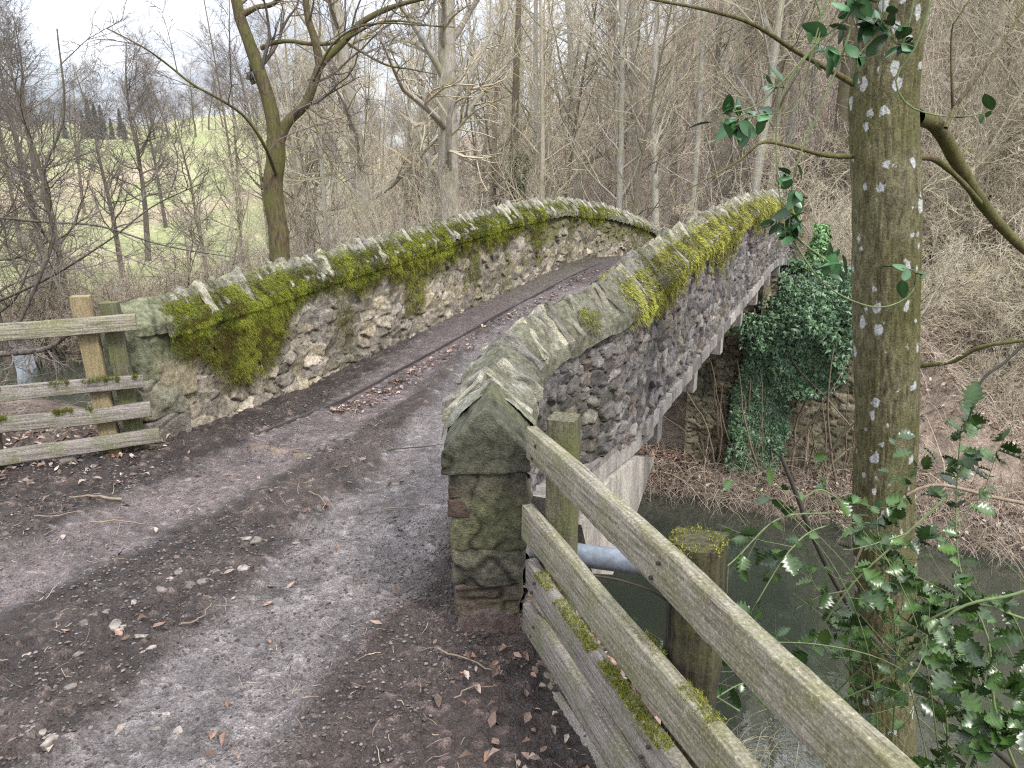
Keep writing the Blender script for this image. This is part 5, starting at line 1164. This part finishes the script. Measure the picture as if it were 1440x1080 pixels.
# long arching green stems, lower right
hs += [([A3(1440, 870, 2.3), A3(1360, 850, 2.3), A3(1260, 900, 2.4), A3(1200, 950, 2.5), A3(1160, 990, 2.6)][::-1], .0028, .0045, 0)]
hs += [([A3(1520, 800, 2.2), A3(1430, 835, 2.25), A3(1340, 860, 2.3), A3(1250, 950, 2.35), A3(1162, 992, 2.4)], .006, .003, 9),
       ([A3(1330, 700, 2.5), A3(1270, 755, 2.5), A3(1200, 820, 2.5), A3(1140, 905, 2.5)], .0045, .003, 6),
       ([A3(1220, 725, 2.7), A3(1150, 722, 2.7), A3(1090, 732, 2.6), A3(1030, 790, 2.5), A3(983, 822, 2.4)], .0038, .002, 6),
       ([A3(1240, 735, 2.8), A3(1160, 740, 2.7), A3(1110, 775, 2.6), A3(1045, 880, 2.5)], .0032, .002, 7),
       ([A3(1500, 990, 2.1), A3(1420, 1020, 2.1), A3(1350, 1050, 2.1), A3(1280, 1100, 2.1)], .005, .003, 14),
       ([A3(1440, 1110, 2.3), A3(1400, 1000, 2.3), A3(1390, 900, 2.4), A3(1350, 800, 2.5), A3(1345, 690, 2.6), A3(1352, 600, 2.6)], .006, .0015, 22),
       ([A3(1500, 1100, 2.4), A3(1460, 960, 2.4), A3(1420, 860, 2.4), A3(1370, 840, 2.4), A3(1300, 850, 2.5)], .005, .0015, 16),
       ([A3(1230, 1100, 2.6), A3(1200, 960, 2.6), A3(1190, 880, 2.6), A3(1150, 830, 2.6), A3(1130, 790, 2.6)], .005, .0015, 16),
       ([A3(1250, 1120, 2.7), A3(1260, 930, 2.7), A3(1250, 800, 2.7), A3(1245, 700, 2.7), A3(1265, 600, 2.7)], .005, .0012, 18),
       ([A3(1330, 1130, 2.3), A3(1330, 1000, 2.3), A3(1300, 900, 2.4), A3(1240, 850, 2.4), A3(1190, 840, 2.4)], .005, .0015, 14),
       ([A3(1550, 1060, 2.0), A3(1450, 1000, 2.0), A3(1400, 940, 2.05), A3(1350, 920, 2.1), A3(1310, 930, 2.1)], .005, .0015, 20),
       ([A3(1130, 700, 2.7), A3(1160, 690, 2.7), A3(1215, 735, 2.7), A3(1290, 800, 2.7)], .003, .0015, 12)]
rq = np.random.default_rng(19)
for _ in range(16):
    x0_, y0_ = rq.uniform(1180, 1500), rq.uniform(1000, 1120); x1_, y1_ = rq.uniform(980, 1420), rq.uniform(690, 950); Yq = rq.uniform(2.2, 2.9); bx_ = rq.uniform(-60, 60)
    hs.append(([A3(x0_, y0_, Yq), A3((x0_*2+x1_)/3+bx_, (y0_*2+y1_)/3-40, Yq), A3((x0_+2*x1_)/3+bx_, (y0_+2*y1_)/3-35, Yq), A3(x1_, y1_, Yq)], .0028, .0012, int(rq.integers(0, 4))))
holly('holly_bush', 'spiny green holly on arching stems in the lower right corner', hs, 901, .068, 1, True, 4, (.012, .03, .007), (.045, .09, .018))
hs = [([A3(1480, 715, 2.9), A3(1400, 700, 2.9), A3(1320, 682, 2.9), A3(1270, 700, 2.9), A3(1225, 745, 2.9), A3(1195, 810, 2.9), A3(1170, 850, 2.9)], .009, .004, 0)]
holly('bent_branch', 'smooth brown bare stem arching in front of the lichen spotted trunk', hs, 903, .05, 1, smat='stembrown')['category'] = 'branch'
holly('dead_branch', 'dark dead branch slanting down across the lower part of the lichen spotted trunk', [([A3(1098, 640, 3.1), A3(1118, 690, 3.1), A3(1150, 770, 3.1), A3(1200, 860, 3.1), A3(1270, 945, 3.1), A3(1350, 1010, 3.1), A3(1440, 1090, 3.1)], .009, .019, 0)], 904, .05, 1, smat='stemdark')['category'] = 'branch'
holly('dead_branch', 'thin crooked dark branch sloping up to the right edge beside the lichen spotted trunk', [([A3(1357, 573, 3.3), A3(1385, 530, 3.3), A3(1410, 512, 3.3), A3(1445, 480, 3.3), A3(1500, 440, 3.3)], .005, .009, 0)], 905, .05, 1, smat='stemdark')['category'] = 'branch'
holly('dead_branch', 'short black twig poking out over the water between the pipe and the mossy post', [([A3(826, 808, 2.9), A3(880, 818, 2.9), A3(935, 842, 2.9), A3(990, 900, 2.9)], .004, .007, 0)], 906, .05, 1, smat='stemdark')['category'] = 'branch'
holly('holly_sprig', 'holly leaves pushing through the right fence beside the mossy post', [([A3(1040, 1000, 1.95), A3(960, 950, 2.0), A3(905, 910, 2.1), A3(885, 880, 2.15)], .003, .0015, 10), ([A3(1080, 900, 2.1), A3(1000, 935, 2.0), A3(960, 970, 1.95), A3(930, 1000, 1.9)], .003, .0015, 8), ([A3(1120, 1010, 1.9), A3(1060, 960, 1.9), A3(1000, 985, 1.85), A3(955, 1010, 1.8)], .003, .0015, 9)], 907, .048, 1, True, 2)
# hanging smooth leaved holly at the top
hh = [([A3(1220, -60, 2.5), A3(1190, 60, 2.5), A3(1150, 160, 2.5), A3(1118, 240, 2.5), A3(1110, 320, 2.5)], .0045, .002, 5),
      ([A3(1180, -60, 2.5), A3(1145, 60, 2.5), A3(1120, 150, 2.5), A3(1080, 160, 2.5), A3(1020, 170, 2.5)], .003, .0015, 5),
      ([A3(1120, -60, 2.5), A3(1155, 40, 2.5), A3(1100, 130, 2.5), A3(1092, 230, 2.5), A3(1105, 330, 2.5)], .003, .0015, 2)]
holly('holly_spray', 'smooth leaved holly twigs hanging from the top edge left of the lichen spotted trunk', hh, 911, .062, 1, False, 3, (.014, .045, .012), (.035, .1, .03), t0=.75, sublen=.1)
cl = []
for px, py, k in [(1110, 325, 9), (1040, 165, 6), (1015, 160, 3), (1175, 375, 6), (1150, 60, 5), (1240, 30, 10), (1205, 80, 6), (1270, 60, 6), (1100, 115, 3), (1285, 380, 4), (1200, 10, 8), (1180, 350, 2)]:
    c0 = A3(px, py, 2.5)
    for q in range(1): cl.append((c0, k))
o = thing('holly_spray', 'dark glossy holly leaf clusters hanging in front of the upper lichen spotted trunk', 'holly', tuple(A3(1200, 0, 2.5)))
lv = MB(); stb = MB(); rg = np.random.default_rng(95)
for c0, k in cl:
    k = int(k*1.5)
    D = unit(rg.normal(size=(k, 3))+np.array([0, 0, -.2])); P = c0[None]+rg.normal(0, .022, (k, 3)); V, F, c = holly_leaves(rg, P, D, .068, False, (.014, .042, .012), (.03, .095, .028)); lv.add(V, F, c)
    for j in range(k): v, f = tubes(np.stack([c0, P[j]])[None], np.full((1, 2), .0012), 4); stb.add(v, f)
lines = [[A3(1300, -80, 2.5), A3(1270, 60, 2.5), A3(1240, 30, 2.5)], [A3(1240, -80, 2.5), A3(1240, 30, 2.5), A3(1205, 80, 2.5)], [A3(1110, 330, 2.5), A3(1160, 400, 2.5), A3(1230, 432, 2.5), A3(1280, 415, 2.5), A3(1288, 380, 2.5)], [A3(1110, 325, 2.5), A3(1140, 350, 2.5), A3(1175, 375, 2.5)], [A3(1200, -80, 2.5), A3(1200, 10, 2.5), A3(1150, 60, 2.5), A3(1100, 115, 2.5), A3(1060, 150, 2.5), A3(1015, 160, 2.5)], [A3(1330, -60, 2.5), A3(1290, 60, 2.5), A3(1260, 110, 2.5), A3(1280, 150, 2.5), A3(1340, 165, 2.5), A3(1380, 160, 2.5)]]
for q in lines: P = smoothline(q, 20); v, f = tubes(P[None], np.linspace(.0035, .0022, 20)[None], 6); stb.add(v, f)
V, F, c = holly_leaves(rg, np.array([A3(1380, 160, 2.5), A3(1385, 165, 2.5), A3(1395, 155, 2.5)]), unit(rg.normal(size=(3, 3))), .055, False); lv.add(V, F, c)
stb.build('stems', MAT['stem'], o, col=False); lv.build('leaves', MAT['holly'], o)

# boughs behind the left fence
LB = [([A3(-40, 440, 9), A3(60, 395, 8.5), A3(150, 340, 8), A3(215, 290, 8), A3(290, 255, 8)], .02, .005), ([A3(-60, 300, 9), A3(60, 312, 9), A3(140, 318, 9), A3(230, 345, 9), A3(330, 362, 9)], .018, .006), ([A3(-30, 500, 7.5), A3(60, 492, 7.5), A3(100, 470, 7.5), A3(130, 480, 7.5), A3(150, 490, 7.5)], .035, .012),
      ([A3(20, 470, 8.5), A3(60, 380, 8.5), A3(75, 330, 8.5), A3(60, 250, 8.5), A3(90, 160, 8.5), A3(80, 40, 8.5)], .022, .008)]
limbtree('leaning_alder', 'dark crooked alder boughs reaching over the river above the left fence', [(np.array(p), a, b) for p, a, b in LB], 'b_dark', 't_dark', 621, (9, 6, 5), (.45, .5, .5), 8, 0, .003)

# ------------------------------------------------------------------ light and air
w = bpy.data.worlds.new('World'); scene.world = w; w.use_nodes = True; nt = w.node_tree; nt.nodes.clear(); N = NT(nt)
out = N.n('ShaderNodeOutputWorld'); bg = N.n('ShaderNodeBackground'); sky = N.n('ShaderNodeTexSky'); sky.sky_type = 'NISHITA'; sky.sun_disc = False
SEL, SAZ = rad(48), rad(140); sky.sun_elevation = SEL; sky.sun_rotation = SAZ; sky.air_density = 1.; sky.dust_density = 1.5
tc = N.n('ShaderNodeTexCoord'); mp = N.n('ShaderNodeMapping'); mp.inputs['Scale'].default_value = (1.4, 1.4, 4.5); N.l(tc.outputs['Generated'], mp.inputs[0])
cl_ = N.noise(mp.outputs[0], 1.6, 6, .55, .4); msk = N.ramp(cl_, [(.30, G(.45)), (.62, G(1.))]); cc = N.noise(mp.outputs[0], 3.5, 5, .6)
cloud = N.ramp(cc, [(.35, (4.0, 4.3, 5.0)), (.62, (7.4, 7.4, 7.6))])
sx_ = N.n('ShaderNodeSeparateXYZ'); N.l(tc.outputs['Generated'], sx_.inputs[0]); ma = N.n('ShaderNodeMath', operation='MULTIPLY_ADD'); N.l(sx_.outputs[2], ma.inputs[0]); ma.inputs[1].default_value = 2.3; ma.inputs[2].default_value = .55; ma.use_clamp = False
cloud = N.mix(1., cloud, ma.outputs[0], 'MULTIPLY')
N.l(N.mix(msk, sky.outputs[0], cloud), bg.inputs['Color']); bg.inputs['Strength'].default_value = .1; N.l(bg.outputs[0], out.inputs[0])
sd = bpy.data.lights.new('sun', 'SUN'); sd.energy = 1.5; sd.angle = rad(12); sd.color = (1, .96, .9)
so = bpy.data.objects.new('sun', sd); COL.objects.link(so)
# direction towards the sun : azimuth measured like the sky texture (0 = +Y, clockwise towards +X)
dx, dy, dz = math.sin(SAZ)*math.cos(SEL), math.cos(SAZ)*math.cos(SEL), math.sin(SEL)
from mathutils import Vector
so.rotation_euler = Vector((-dx, -dy, -dz)).to_track_quat('-Z', 'Y').to_euler()
vs = scene.view_settings; vs.view_transform = 'Standard'; vs.look = 'None'; vs.exposure = 1.25; vs.gamma = 1; vs.use_curve_mapping = False
scene.cycles.use_denoising = False; scene.cycles.filter_width = 1.2; scene.cycles.max_bounces = 5; scene.cycles.diffuse_bounces = 3; scene.cycles.glossy_bounces = 2; scene.cycles.transmission_bounces = 2
scene.cycles.caustics_reflective = False; scene.cycles.caustics_refractive = False
